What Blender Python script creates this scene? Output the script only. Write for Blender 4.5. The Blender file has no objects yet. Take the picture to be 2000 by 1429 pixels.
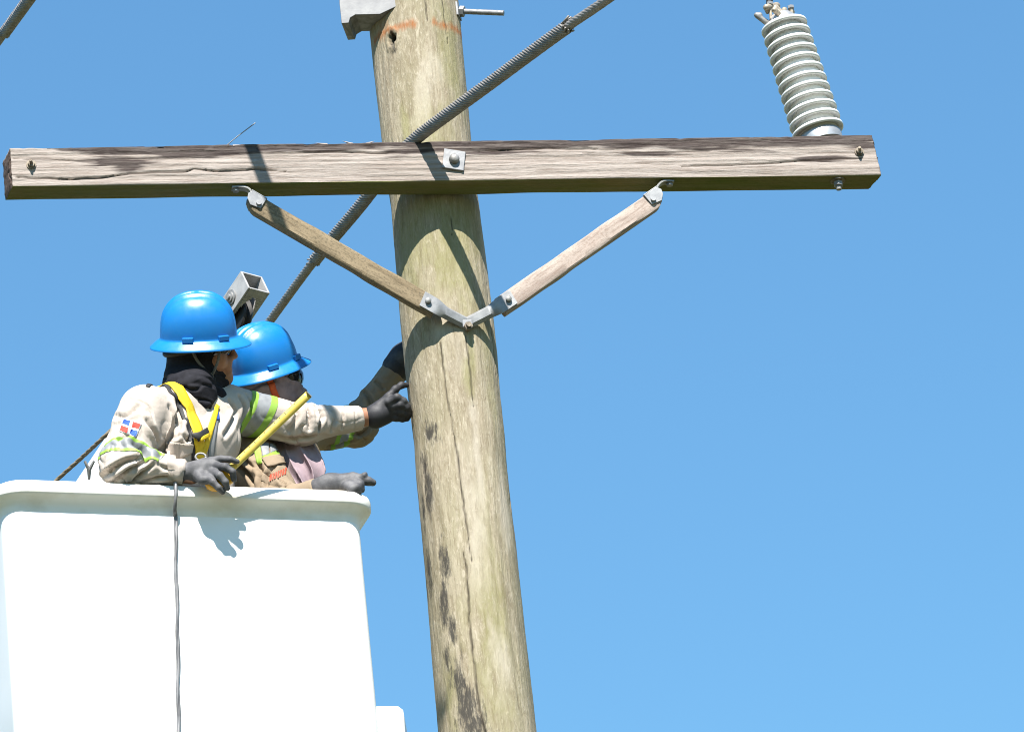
import bpy, bmesh, math, random
import numpy as np
from mathutils import Vector, Matrix
from mathutils.bvhtree import BVHTree

random.seed(7); RNG = np.random.default_rng(11)
R_ = math.radians
scene = bpy.context.scene
COL = scene.collection

# ------------------------------------------------------------------ camera
ELEV, ROLL, FPX = R_(25.0), R_(6.3), 9600.0
CAM = np.array([0.0, 0.0, 1.6])
_F = np.array([0, math.cos(ELEV), math.sin(ELEV)])
_R0 = np.array([1.0, 0, 0]); _U0 = np.array([0, -math.sin(ELEV), math.cos(ELEV)])
RC = math.cos(ROLL) * _R0 - math.sin(ROLL) * _U0
UC = math.cos(ROLL) * _U0 + math.sin(ROLL) * _R0
cd = bpy.data.cameras.new("camera"); cam = bpy.data.objects.new("camera", cd); COL.objects.link(cam)
cd.sensor_width = 36.0; cd.lens = FPX / 2000.0 * 36.0; cd.clip_start = 0.5; cd.clip_end = 5000
cam.matrix_world = Matrix(((RC[0], UC[0], -_F[0], CAM[0]), (RC[1], UC[1], -_F[1], CAM[1]), (RC[2], UC[2], -_F[2], CAM[2]), (0, 0, 0, 1)))
scene.camera = cam
scene.cycles.filter_width = 1.0

# ------------------------------------------------------------------ light
SUN = np.array([0.038, -1.014, 1.24]); SUN = SUN / np.linalg.norm(SUN)
sun_el = math.asin(SUN[2]); sun_az = math.atan2(SUN[0], SUN[1])
world = bpy.data.worlds.new("World"); scene.world = world; world.use_nodes = True
wn = world.node_tree.nodes; wl = world.node_tree.links; wn.clear()
wo = wn.new("ShaderNodeOutputWorld"); wb = wn.new("ShaderNodeBackground"); ws = wn.new("ShaderNodeTexSky")
ws.sky_type = 'NISHITA'; ws.sun_disc = False; ws.sun_elevation = sun_el; ws.sun_rotation = sun_az
ws.altitude = 0; ws.air_density = 1.9; ws.dust_density = 0.0; ws.ozone_density = 7.0
wb.inputs[1].default_value = 0.068
wm = wn.new('ShaderNodeMix'); wm.data_type = 'RGBA'; wm.blend_type = 'MULTIPLY'; wm.inputs[0].default_value = 1.0; wm.inputs[7].default_value = (.58, .84, .96, 1)   # the camera's cool white balance
wl.new(ws.outputs[0], wm.inputs[6]); wl.new(wm.outputs[2], wb.inputs[0]); wl.new(wb.outputs[0], wo.inputs[0])
sl = bpy.data.lights.new("sun", 'SUN'); sl.energy = 5.0; sl.angle = R_(0.53); sl.color = (1.0, 0.95, 0.88)
so = bpy.data.objects.new("sun", sl); COL.objects.link(so)
so.rotation_euler = Vector((-SUN[0], -SUN[1], -SUN[2])).to_track_quat('-Z', 'Y').to_euler()
so.location = (-10, -20, 30)
vs = scene.view_settings
vs.view_transform = 'Standard'; vs.look = 'None'; vs.exposure = 1.40; vs.gamma = 1.0; vs.use_curve_mapping = False

# ------------------------------------------------------------------ helpers: picture <-> place
Y0 = 13.9                                    # distance of the pole's axis
def ray(px, py):
    return _F + RC * ((px - 1000) / FPX) - UC * ((py - 714.5) / FPX)
def J(px, py, dy=0.0):                       # the point seen at a photo pixel, at a distance dy behind the pole's axis
    d = ray(px, py); return CAM + d * ((Y0 + dy) / d[1])
def on_plane(px, py, p0, n):
    d = ray(px, py); return CAM + d * (np.dot(p0 - CAM, n) / np.dot(d, n))
def on_z(px, py, z):
    d = ray(px, py); return CAM + d * ((z - CAM[2]) / d[2])
def nrm(v):
    v = np.asarray(v, float); return v / np.linalg.norm(v)
Z = np.array([0, 0, 1.0])

# ------------------------------------------------------------------ helpers: noise
def _hash(ix, iy, iz, seed):
    h = (ix.astype(np.int64) * 374761393 + iy.astype(np.int64) * 668265263 + iz.astype(np.int64) * 1274126177 + seed * 974711) & 0xFFFFFFFF
    h = ((h ^ (h >> 13)) * 1103515245) & 0xFFFFFFFF
    h = ((h ^ (h >> 16)) * 2246822519) & 0xFFFFFFFF
    h = h ^ (h >> 15)
    return (h & 0xFFFFFF) / float(0x7FFFFF) - 1.0
def vnoise(p, seed=0):
    p = np.asarray(p, float); i = np.floor(p).astype(np.int64); f = p - i; u = f * f * f * (f * (f * 6 - 15) + 10)
    out = 0
    for a in (0, 1):
        wa = u[:, 0] if a else 1 - u[:, 0]
        for b in (0, 1):
            wb_ = u[:, 1] if b else 1 - u[:, 1]
            for c in (0, 1):
                wc = u[:, 2] if c else 1 - u[:, 2]
                out = out + wa * wb_ * wc * _hash(i[:, 0] + a, i[:, 1] + b, i[:, 2] + c, seed)
    return out
def fbm(p, oct=3, seed=0, gain=0.5):
    s = 0; a = 1.0; p = np.asarray(p, float)
    for k in range(oct):
        s = s + a * vnoise(p * (2 ** k) + 17.3 * k, seed + k); a *= gain
    return s
def sstep(a, b, x):
    t = np.clip((x - a) / (b - a), 0, 1); return t * t * (3 - 2 * t)

# ------------------------------------------------------------------ helpers: objects
ROOTLOC = {}
def tag(o, label=None, cat=None, group=None, kind=None):
    if label: o["label"] = label
    if cat: o["category"] = cat
    if group: o["group"] = group
    if kind: o["kind"] = kind
    return o
def thing(name, loc, label, cat, group=None):
    o = bpy.data.objects.new(name, None); COL.objects.link(o); o.location = Vector([float(v) for v in loc])
    o.empty_display_size = 0.05; ROOTLOC[o.name] = np.array(loc, float)
    return tag(o, label, cat, group)
def root_off(parent):
    while parent is not None:
        if parent.name in ROOTLOC: return ROOTLOC[parent.name]
        parent = parent.parent
    return np.zeros(3)
def mk(name, V, Fc, mat, parent=None, smooth=True, attrs=None, solid=None, bevel=None, auto=None):
    V = np.asarray(V, float)
    off = root_off(parent)
    me = bpy.data.meshes.new(name)
    Fl = Fc.tolist() if isinstance(Fc, np.ndarray) else Fc
    me.from_pydata((V - off).tolist(), [], Fl)
    me.update()
    if attrs:
        for k, a in attrs.items():
            at_ = me.attributes.new(k, 'FLOAT', 'POINT'); at_.data.foreach_set('value', np.asarray(a, np.float32))
    o = bpy.data.objects.new(name, me); COL.objects.link(o)
    if parent is not None: o.parent = parent
    if mat is not None: me.materials.append(mat)
    if smooth: me.shade_smooth()
    if auto is not None:
        me.shade_smooth()
        bm = bmesh.new(); bm.from_mesh(me)
        for e in bm.edges:
            if len(e.link_faces) == 2 and e.calc_face_angle(0) > R_(auto): e.smooth = False
        bm.to_mesh(me); bm.free()
    if solid:
        m = o.modifiers.new("thick", 'SOLIDIFY'); m.thickness = solid; m.offset = 1.0
    if bevel:
        m = o.modifiers.new("bevel", 'BEVEL'); m.width = bevel; m.segments = 2; m.limit_method = 'ANGLE'; m.angle_limit = R_(40)
    return o
def top(o, label, cat, group=None, kind=None):
    return tag(o, label, cat, group, kind)
class MB:
    def __init__(s): s.v = []; s.f = []
    def add(s, V, F):
        b = len(s.v); s.v.extend([list(map(float, p)) for p in V]); s.f.extend([[b + i for i in f] for f in F]); return s
    def box(s, c, ax, ay, az, hx, hy, hz):
        c = np.asarray(c, float); P = []
        for k in (-1, 1):
            for j in (-1, 1):
                for i in (-1, 1): P.append(c + ax * hx * i + ay * hy * j + az * hz * k)
        return s.add(P, [[0, 2, 3, 1], [4, 5, 7, 6], [0, 1, 5, 4], [2, 6, 7, 3], [0, 4, 6, 2], [1, 3, 7, 5]])
    def cyl(s, a, b, r0, r1=None, n=16, rot=0.0):
        a = np.asarray(a, float); b = np.asarray(b, float); r1 = r0 if r1 is None else r1
        d = nrm(b - a); u = np.cross(d, Z if abs(d[2]) < .9 else np.array([1., 0, 0])); u = nrm(u); w = np.cross(d, u)
        P = []
        for q, r in ((a, r0), (b, r1)):
            for i in range(n):
                t = 2 * math.pi * i / n + rot; P.append(q + (u * math.cos(t) + w * math.sin(t)) * r)
        F = [[i, (i + 1) % n, n + (i + 1) % n, n + i] for i in range(n)]
        F += [list(range(n))[::-1], list(range(n, 2 * n))]
        return s.add(P, F)
    def prism(s, outline, a, b):              # outline: list of 3-D points at the near side, moved by vectors a and b
        n = len(outline); P = [np.asarray(p) + a for p in outline] + [np.asarray(p) + b for p in outline]
        F = [[i, (i + 1) % n, n + (i + 1) % n, n + i] for i in range(n)] + [list(range(n))[::-1], list(range(n, 2 * n))]
        return s.add(P, F)
    def build(s, name, mat, parent=None, **k):
        o = mk(name, np.array(s.v), s.f, mat, parent, **k)
        bm = bmesh.new(); bm.from_mesh(o.data); bmesh.ops.recalc_face_normals(bm, faces=bm.faces); bm.to_mesh(o.data); bm.free()
        return o
def resample(pts, step):
    pts = np.asarray(pts, float); seg = np.linalg.norm(np.diff(pts, axis=0), axis=1); s = np.concatenate([[0], np.cumsum(seg)])
    n = max(2, int(s[-1] / step) + 1); q = np.linspace(0, s[-1], n)
    return np.stack([np.interp(q, s, pts[:, i]) for i in range(pts.shape[1])], 1)
def spline(pts, n=60):                        # Catmull-Rom
    P = np.asarray(pts, float); P = np.vstack([2 * P[0] - P[1], P, 2 * P[-1] - P[-2]]); out = []
    m = len(P) - 3
    for k in range(m):
        p0, p1, p2, p3 = P[k:k + 4]
        for t in np.linspace(0, 1, max(2, n // m), endpoint=(k == m - 1)):
            out.append(.5 * (2 * p1 + (p2 - p0) * t + (2 * p0 - 5 * p1 + 4 * p2 - p3) * t * t + (3 * p1 - p0 - 3 * p2 + p3) * t ** 3))
    return np.array(out)
def frames(P):
    T = np.gradient(P, axis=0); T = T / np.linalg.norm(T, axis=1)[:, None]
    u = np.cross(T[0], Z); 
    if np.linalg.norm(u) < .1: u = np.cross(T[0], np.array([1., 0, 0]))
    u = nrm(u); Us = []
    for t in T:
        u = nrm(u - t * np.dot(u, t)); Us.append(u)
    Us = np.array(Us); return T, Us, np.cross(T, Us)
def tube(P, rad, n=12, lobes=0, lobe=0.0, twist=0.0):
    P = np.asarray(P, float); T, U, W = frames(P); rad = np.broadcast_to(np.asarray(rad, float), (len(P),))
    s = np.concatenate([[0], np.cumsum(np.linalg.norm(np.diff(P, axis=0), axis=1))])
    th = np.linspace(0, 2 * math.pi, n, endpoint=False); V = []
    for i in range(len(P)):
        a = th + twist * s[i]
        r = rad[i] * np.ones(n)
        if lobes: r = rad[i] * (1 - lobe + lobe * np.sqrt(np.abs(np.cos(lobes * th / 2.0)))) * (1 + .012 * np.sin(np.floor(lobes * th / (2 * math.pi) + .5) * 2.4 + s[i] * 3))
        V.append(P[i] + U[i] * (r * np.cos(a))[:, None] + W[i] * (r * np.sin(a))[:, None])
    V = np.concatenate(V); F = []
    for i in range(len(P) - 1):
        b = i * n
        for j in range(n): F.append([b + j, b + (j + 1) % n, b + n + (j + 1) % n, b + n + j])
    F.append(list(range(n))[::-1]); F.append([(len(P) - 1) * n + j for j in range(n)])
    return V, F
def lathe(c, ax, prof, n=40):                 # prof: (radius, height along ax)
    c = np.asarray(c, float); ax = nrm(ax); u = nrm(np.cross(ax, np.array([0, 1., 0]))); w = np.cross(ax, u)
    V = []; F = []
    for r, h in prof:
        for i in range(n):
            t = 2 * math.pi * i / n; V.append(c + ax * h + (u * math.cos(t) + w * math.sin(t)) * r)
    for k in range(len(prof) - 1):
        for i in range(n): F.append([k * n + i, k * n + (i + 1) % n, (k + 1) * n + (i + 1) % n, (k + 1) * n + i])
    F.append(list(range(n))[::-1]); F.append([(len(prof) - 1) * n + i for i in range(n)])
    return np.array(V), F

# ------------------------------------------------------------------ helpers: implicit surfaces (one continuous skin)
class Sdf:
    def __init__(s): s.p = []
    def cap(s, a, b, r0, r1=None, k=0.02, mode='+'):
        s.p.append(('c', np.asarray(a, float), np.asarray(b, float), r0, r0 if r1 is None else r1, k, mode)); return s
    def chain(s, pts, rs, k=0.01):
        for i in range(len(pts) - 1): s.cap(pts[i], pts[i + 1], rs[i], rs[i + 1], k)
        return s
    def ell(s, c, axes, rad, k=0.02, mode='+'):   # axes: 3 unit vectors
        s.p.append(('e', np.asarray(c, float), np.asarray(axes, float), np.asarray(rad, float), None, k, mode)); return s
    def eval(s, P):
        d = None
        for t in s.p:
            if t[0] == 'c':
                _, a, b, r0, r1, k, mode = t; ab = b - a; L = max(np.dot(ab, ab), 1e-12)
                u = np.clip(((P - a) @ ab) / L, 0, 1); q = np.linalg.norm(P - a - u[:, None] * ab, axis=1) - (r0 + (r1 - r0) * u)
            else:
                _, c, ax, rad, _n, k, mode = t; l = (P - c) @ ax.T; k0 = np.linalg.norm(l / rad, axis=1); k1 = np.linalg.norm(l / rad ** 2, axis=1)
                q = k0 * (k0 - 1.0) / np.maximum(k1, 1e-9)
            if d is None: d = q
            elif mode == '+':
                h = np.clip(.5 + .5 * (d - q) / k, 0, 1); d = d * (1 - h) + q * h - k * h * (1 - h)
            else:
                q = -q; h = np.clip(.5 - .5 * (d - q) / k, 0, 1); d = d * (1 - h) + q * h + k * h * (1 - h)
        return d
    def bounds(s, pad):
        lo = np.full(3, 1e9); hi = -lo
        for t in s.p:
            if t[6] != '+': continue
            if t[0] == 'c':
                for q, r in ((t[1], t[3]), (t[2], t[4])): lo = np.minimum(lo, q - r); hi = np.maximum(hi, q + r)
            else:
                r = np.abs(t[2].T * t[3]).max(axis=1) * 1.5; lo = np.minimum(lo, t[1] - r); hi = np.maximum(hi, t[1] + r)
        return lo - pad, hi + pad
    def mesh(s, h, cut=None):
        B = 8; lo, hi = s.bounds(4 * h); nb = np.ceil((hi - lo) / (h * B)).astype(int)
        f = (lambda P: s.eval(P)) if cut is None else (lambda P: np.maximum(s.eval(P), cut(P)))
        g = np.stack(np.meshgrid(*[np.arange(n) for n in nb], indexing='ij'), -1).reshape(-1, 3)
        cd_ = f(lo + (g + .5) * h * B); D = np.repeat(np.repeat(np.repeat(cd_.reshape(nb), B, 0), B, 1), B, 2).astype(np.float32)
        near = g[np.abs(cd_) < h * B * 1.6]
        o = np.stack(np.meshgrid(*[np.arange(B)] * 3, indexing='ij'), -1).reshape(-1, 3)
        for c in range(0, len(near), 2000):
            nn = near[c:c + 2000]; idx = (nn[:, None, :] * B + o[None]).reshape(-1, 3)
            D[idx[:, 0], idx[:, 1], idx[:, 2]] = f(lo + idx * h)
        return surface_nets(D, lo, h)
def surface_nets(D, lo, h):
    S = D < 0; n = np.array(D.shape)
    cnt = np.zeros(n - 1, np.int8); cor = [(a, b, c) for a in (0, 1) for b in (0, 1) for c in (0, 1)]
    sl_ = lambda a, m: slice(a, m - 1 + a)
    for a, b, c in cor: cnt += S[sl_(a, n[0]), sl_(b, n[1]), sl_(c, n[2])]
    act = np.argwhere((cnt > 0) & (cnt < 8)); idm = np.full(n - 1, -1, np.int64); idm[act[:, 0], act[:, 1], act[:, 2]] = np.arange(len(act))
    acc = np.zeros((len(act), 3)); num = np.zeros(len(act))
    for i, a in enumerate(cor):
        for b in cor[i + 1:]:
            if sum(abs(x - y) for x, y in zip(a, b)) != 1: continue
            da = D[act[:, 0] + a[0], act[:, 1] + a[1], act[:, 2] + a[2]]; db = D[act[:, 0] + b[0], act[:, 1] + b[1], act[:, 2] + b[2]]
            m = (da < 0) != (db < 0); t = np.where(m, da / np.where(m, da - db, 1), 0)
            p = np.array(a) + t[:, None] * (np.array(b) - np.array(a)); acc[m] += p[m]; num[m] += 1
    V = lo + (act + acc / num[:, None]) * h; Fs = []
    for ax in range(3):
        u, w = (ax + 1) % 3, (ax + 2) % 3
        s0 = [slice(None)] * 3; s1 = [slice(None)] * 3; s0[ax] = slice(0, n[ax] - 1); s1[ax] = slice(1, n[ax])
        A = S[tuple(s0)]; Bm = S[tuple(s1)]; e = np.argwhere(A != Bm); e = e[(e[:, u] > 0) & (e[:, w] > 0) & (e[:, u] < n[u] - 1) & (e[:, w] < n[w] - 1)]
        ins = A[e[:, 0], e[:, 1], e[:, 2]]
        def cell(du, dw):
            q = e.copy(); q[:, u] += du; q[:, w] += dw; return idm[q[:, 0], q[:, 1], q[:, 2]]
        Q = np.stack([cell(-1, -1), cell(0, -1), cell(0, 0), cell(-1, 0)], 1); Q[~ins] = Q[~ins][:, ::-1]
        Fs.append(Q[(Q >= 0).all(1)])
    return V, np.concatenate(Fs)
def vnormals(V, F):
    n = np.cross(V[F[:, 2]] - V[F[:, 0]], V[F[:, 3]] - V[F[:, 1]]); N = np.zeros_like(V)
    for i in range(4): np.add.at(N, F[:, i], n)
    return N / np.maximum(np.linalg.norm(N, axis=1), 1e-12)[:, None]
def bvh_of(V, F):
    return BVHTree.FromPolygons([Vector(v) for v in V], F.tolist() if isinstance(F, np.ndarray) else F)

# ------------------------------------------------------------------ helpers: materials
class NT:
    def __init__(s, name):
        s.m = bpy.data.materials.new(name); s.m.use_nodes = True; s.t = s.m.node_tree; s.t.nodes.clear()
        s.out = s.n('ShaderNodeOutputMaterial'); s.b = s.n('ShaderNodeBsdfPrincipled'); s.l(s.b.outputs[0], s.out.inputs[0])
        s.tc = s.n('ShaderNodeTexCoord').outputs['Object']
    def n(s, t, **k):
        x = s.t.nodes.new(t)
        for a, v in k.items(): setattr(x, a, v)
        return x
    def l(s, a, b): s.t.links.new(a, b)
    def set(s, inp, v):
        if hasattr(v, 'is_output') or isinstance(v, bpy.types.NodeSocket): s.l(v, inp)
        else: inp.default_value = v
    def mapv(s, scale=(1, 1, 1), rot=(0, 0, 0), loc=(0, 0, 0), src=None):
        x = s.n('ShaderNodeMapping'); s.l(src or s.tc, x.inputs[0]); x.inputs['Scale'].default_value = scale; x.inputs['Rotation'].default_value = rot; x.inputs['Location'].default_value = loc; return x.outputs[0]
    def noise(s, vec, scale, detail=4, rough=.55, dist=0.0):
        x = s.n('ShaderNodeTexNoise'); s.l(vec, x.inputs['Vector']); x.inputs['Scale'].default_value = scale; x.inputs['Detail'].default_value = detail; x.inputs['Roughness'].default_value = rough; x.inputs['Distortion'].default_value = dist; return x.outputs[0]
    def ramp(s, fac, stops):
        x = s.n('ShaderNodeValToRGB'); s.l(fac, x.inputs[0]); r = x.color_ramp
        while len(r.elements) < len(stops): r.elements.new(.5)
        for e, (p, c) in zip(r.elements, stops): e.position = p; e.color = (c, c, c, 1) if isinstance(c, (int, float)) else (*c, 1)
        return x.outputs[0]
    def mix(s, f, a, b, mode='MIX'):
        x = s.n('ShaderNodeMix', data_type='RGBA', blend_type=mode); s.set(x.inputs[0], f)
        for i, v in ((6, a), (7, b)):
            if isinstance(v, tuple): x.inputs[i].default_value = (*v, 1)
            else: s.l(v, x.inputs[i])
        return x.outputs[2]
    def math(s, op, a, b=0.0):
        x = s.n('ShaderNodeMath', operation=op); s.set(x.inputs[0], a); s.set(x.inputs[1], b); return x.outputs[0]
    def attr(s, name):
        return s.n('ShaderNodeAttribute', attribute_name=name).outputs['Fac']
    def bump(s, h, strength=.3, dist=.002):
        x = s.n('ShaderNodeBump'); s.l(h, x.inputs['Height']); x.inputs['Strength'].default_value = strength; x.inputs['Distance'].default_value = dist; s.l(x.outputs[0], s.b.inputs['Normal']); return x
    def fin(s, color, rough=.6, metal=0.0, spec=.5, coat=0.0):
        k = 1.0 if s.m.name.split('.')[0] in ('white_gelcoat', 'rim_gelcoat', 'dry_grass_ground', 'liner_edge') else .77
        color = tuple(v * k for v in color) if isinstance(color, tuple) else (s.mix(1.0, color, (k, k, k), 'MULTIPLY') if k != 1.0 else color)
        s.set(s.b.inputs['Base Color'], (*color, 1) if isinstance(color, tuple) else color); s.set(s.b.inputs['Roughness'], rough); s.set(s.b.inputs['Metallic'], metal)
        s.b.inputs['Specular IOR Level'].default_value = spec; s.b.inputs['Coat Weight'].default_value = coat; return s.m
def simple(name, c1, c2=None, rough=.6, metal=0.0, nscale=20, bump=0.0, bscale=200, stretch=(1, 1, 1), spec=.5, lo=.35, hi=.65, coat=0.0, detail=4, bdist=.002):
    t = NT(name); v = t.mapv(stretch); col = c1
    if c2: col = t.mix(t.ramp(t.noise(v, nscale, detail), [(lo, 0.0), (hi, 1.0)]), c1, c2)
    if bump: t.bump(t.noise(v, bscale, 3), bump, bdist)
    return t.fin(col, rough, metal, spec, coat)
M = {}
M['white'] = simple('white_gelcoat', (.80, .80, .79), (.76, .76, .74), .32, nscale=3, spec=.4)
M['rim'] = simple('rim_gelcoat', (.78, .77, .74), (.60, .56, .48), .45, nscale=9, lo=.45, hi=.8, detail=8, stretch=(1, 1, 1.5), bump=.15, bscale=60)
M['galv'] = simple('galvanised_steel', (.33, .335, .34), (.22, .225, .235), .5, .3, nscale=38, bump=.1, bscale=150)
M['galv_dull'] = simple('dull_galvanised_steel', (.34, .34, .335), (.20, .195, .185), .55, .35, nscale=45, bump=.2, bscale=160)
M['bracket'] = simple('grey_galvanised_bracket', (.21, .215, .22), (.15, .155, .165), .55, .2, nscale=22, bump=.12, bscale=90)
M['jib'] = simple('pale_cast_steel', (.47, .47, .47), (.36, .36, .365), .5, .1, nscale=26, bump=.1)
M['rust'] = simple('weathered_fitting', (.34, .29, .22), (.14, .11, .08), .7, .3, nscale=60, bump=.4, bscale=220)
M['cable'] = simple('weathered_aluminium_strand', (.33, .31, .29), (.17, .155, .14), .5, .3, nscale=40, bump=.08, lo=.25, hi=.8)
M['porcelain'] = simple('grey_porcelain', (.80, .80, .79), (.66, .675, .65), .22, nscale=18, lo=.4, hi=.75, detail=8)
M['alum'] = simple('cast_aluminium', (.62, .62, .62), (.48, .48, .47), .4, .6, nscale=25, bump=.1)
M['bronze'] = simple('tarnished_clamp', (.50, .42, .31), (.26, .22, .17), .5, .35, nscale=70, bump=.3, bscale=200)
M['helmet_plain'] = simple('blue_helmet_plastic_plain', (.007, .20, .60), (.006, .165, .53), .34, nscale=14, spec=.5, bump=.04, bscale=90)
t = NT('blue_helmet_plastic'); v = t.mapv()
sc_ = t.ramp(t.noise(t.mapv((1, 1, 1)), 55, 6, .75, 1.5), [(.62, 0.0), (.78, .55)]); du = t.ramp(t.noise(v, 16, 5, .6), [(.45, 0.0), (.8, .35)])
c = t.mix(du, (.007, .20, .60), (.03, .22, .50)); c = t.mix(sc_, c, (.01, .11, .36)); t.bump(t.noise(v, 140, 4), .05, .002)
M['helmet'] = t.fin(c, t.ramp(t.noise(v, 40, 5), [(.3, .27), (.7, .42)]), 0, .5)
M['skin'] = simple('skin', (.42, .20, .11), (.36, .16, .09), .5, nscale=60, bump=.15, bscale=300)
M['black'] = simple('black_knit', (.010, .010, .014), (.018, .018, .024), .85, nscale=60, bump=.4, bscale=500, spec=.2)
M['mauve'] = simple('mauve_cloth', (.38, .29, .32), (.30, .225, .25), .8, nscale=30, bump=.3, bscale=420, spec=.2)
M['mauve_dark'] = simple('dark_mauve_cloth', (.33, .265, .295), (.23, .18, .205), .8, nscale=30, bump=.3, bscale=420, spec=.2)
M['glove'] = simple('grey_work_glove', (.055, .055, .061), (.135, .133, .14), .66, nscale=28, bump=.35, bscale=260, lo=.42, hi=.7)
M['glove_black'] = simple('charcoal_work_glove', (.020, .020, .025), (.085, .085, .09), .65, nscale=22, bump=.35, bscale=260, lo=.48, hi=.75)
M['lime'] = simple('lime_tape', (.27, .47, .05), (.23, .40, .045), .6, nscale=40)
M['silver'] = simple('reflective_silver_tape', (.29, .30, .31), (.23, .24, .25), .5, .1, nscale=50)
M['yellow'] = simple('yellow_webbing', (.80, .56, .008), (.70, .46, .006), .7, nscale=90, bump=.4, bscale=500)
M['strapblack'] = simple('black_webbing', (.02, .02, .022), None, .7, bump=.3)
M['cord'] = simple('grey_braided_strap', (.20, .19, .18), (.10, .095, .09), .8, nscale=260, bump=.5, bscale=400)
M['orange'] = simple('orange_strap', (.62, .10, .015), (.50, .075, .012), .7, nscale=80, bump=.3)
M['lens'] = simple('dark_lens', (.006, .006, .008), None, .08)
M['tape'] = simple('yellow_tape_blade', (.80, .62, .13), (.70, .52, .09), .4, nscale=40)
M['case'] = simple('amber_plastic', (.80, .42, .01), (.72, .34, .01), .4, nscale=40)
M['ink'] = simple('dark_ink', (.03, .03, .03), None, .6)
M['blue'] = simple('blue_patch_thread', (.02, .09, .42), None, .8, bump=.3, bscale=500)
M['red'] = simple('red_patch_thread', (.62, .05, .03), None, .8, bump=.3, bscale=500)
M['wht'] = simple('white_patch_thread', (.75, .75, .75), None, .8, bump=.3, bscale=500)
M['redprint'] = simple('red_print', (.48, .055, .02), None, .7)
M['rope'] = simple('grey_brown_rope', (.26, .21, .14), (.16, .13, .09), .8, nscale=120, bump=.5, bscale=300)
M['rubber'] = simple('black_rubber', (.012, .012, .013), None, .5)
M['liner'] = simple('liner_edge', (.66, .60, .50), (.55, .50, .43), .5, nscale=10)
M['wire'] = simple('grey_insulated_wire', (.10, .10, .105), (.26, .26, .27), .45, .1, nscale=30, stretch=(1, 1, .4))
M['trouser'] = simple('work_trousers', (.12, .12, .13), None, .8)
def fabric(name, c1, c2):
    t = NT(name); v = t.mapv()
    col = t.mix(t.ramp(t.noise(v, 6, 5), [(.35, 0.0), (.7, 1.0)]), c1, c2)
    x = t.n('ShaderNodeMath', operation='ADD'); t.l(t.noise(v, 900, 2), x.inputs[0]); t.l(t.math('MULTIPLY', t.noise(t.mapv((1, 1, 1)), 30, 3, .5, .8), 2.2), x.inputs[1])
    t.bump(x.outputs[0], .55, .0016)
    return t.fin(col, .85, 0, .25)
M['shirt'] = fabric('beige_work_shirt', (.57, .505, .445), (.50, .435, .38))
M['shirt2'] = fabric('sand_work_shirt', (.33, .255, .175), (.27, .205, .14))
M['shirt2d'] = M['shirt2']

# ------------------------------------------------------------------ ground
t = NT('dry_grass_ground'); v = t.mapv()
c = t.mix(t.ramp(t.noise(v, .35, 8), [(.4, 0.0), (.62, 1.0)]), (.07, .085, .03), (.17, .14, .09))
c = t.mix(t.ramp(t.noise(v, 9, 6), [(.35, 0.0), (.7, .6)]), c, (.045, .06, .02)); t.bump(t.noise(v, 30, 6), .8, .03)
M['ground'] = t.fin(c, .95, 0, .2)
n = 96; gv = [[0, 0, 0]]; gf = []
for k, r in enumerate((6, 15, 40, 120, 500, 3500)):
    for i in range(n):
        a = 2 * math.pi * i / n; gv.append([r * math.cos(a), 14 + r * math.sin(a), 0])
    for i in range(n):
        if k == 0: gf.append([0, 1 + i, 1 + (i + 1) % n])
        else:
            b = 1 + (k - 1) * n; gf.append([b + i, b + n + i, b + n + (i + 1) % n, b + (i + 1) % n])
top(mk('ground', gv, gf, M['ground']), 'dry grassy ground under the pole', None, kind='structure')

# ------------------------------------------------------------------ the pole
PX0 = -0.1896
edgeL = [(722, 40), (728, 100), (746, 290), (762, 395), (783, 620), (791, 690), (801, 780), (810, 850), (814, 920), (821, 1000), (830, 1100), (843, 1260), (858, 1429)]
edgeR = [(898, 40), (903, 100), (921, 290), (934, 395), (965, 640), (973, 720), (979, 800), (988, 870), (993, 930), (1001, 1000), (1013, 1100), (1030, 1260), (1049, 1429)]
zz, cc, rr = [], [], []
for (a, b), (a2, b2) in zip(edgeL, edgeR):
    p = J((a + a2) / 2, (b + b2) / 2, 0); d = np.dot(p - CAM, _F)
    zz.append(p[2]); cc.append(p[0]); rr.append((a2 - a) * math.cos(R_(5.5)) * d / FPX / 2)
zz = np.array(zz)[::-1]; cc = np.array(cc)[::-1]; rr = np.array(rr)[::-1]
def pole_c(z): return np.interp(z, np.r_[0, zz, 11.2], np.r_[cc[0], cc, cc[-1]])
def pole_r(z): return np.interp(z, np.r_[0, zz, 11.2], np.r_[.172, rr, .135])
def pole_hit(px, py):                         # (arc angle from the camera side, z)
    d = ray(px, py); z = 8.0
    for _ in range(6):
        c_, r_ = pole_c(z), pole_r(z); o = np.array([CAM[0] - c_, CAM[1] - Y0]); dd = d[:2]
        A = dd @ dd; Bq = o @ dd; Cq = o @ o - r_ * r_; disc = max(Bq * Bq - A * Cq, 0)
        tt = (-Bq - math.sqrt(disc)) / A; z = CAM[2] + d[2] * tt
    x = CAM[0] + d[0] * tt - c_; y = CAM[1] + d[1] * tt - Y0
    return math.atan2(x, -y), z
zs = np.concatenate([np.linspace(0, 6.6, 40), np.arange(6.65, 9.75, .004), np.linspace(9.8, 10.9, 12)])
NC = 264; th = np.linspace(-math.pi, math.pi, NC, endpoint=False)
TH, ZZ = np.meshgrid(th, zs); TH = TH.ravel(); ZZ = ZZ.ravel()
Rr = pole_r(ZZ); Cx = pole_c(ZZ); arc = TH * .142
cyc = np.stack([np.cos(TH) * .142, np.sin(TH) * .142, ZZ], 1)
disp = .0035 * fbm(cyc * [7, 7, 1.6], 2, 3) + .0012 * fbm(cyc * [60, 60, 3.5], 3, 5) + .0006 * fbm(cyc * [160, 160, 14], 2, 9)
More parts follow.
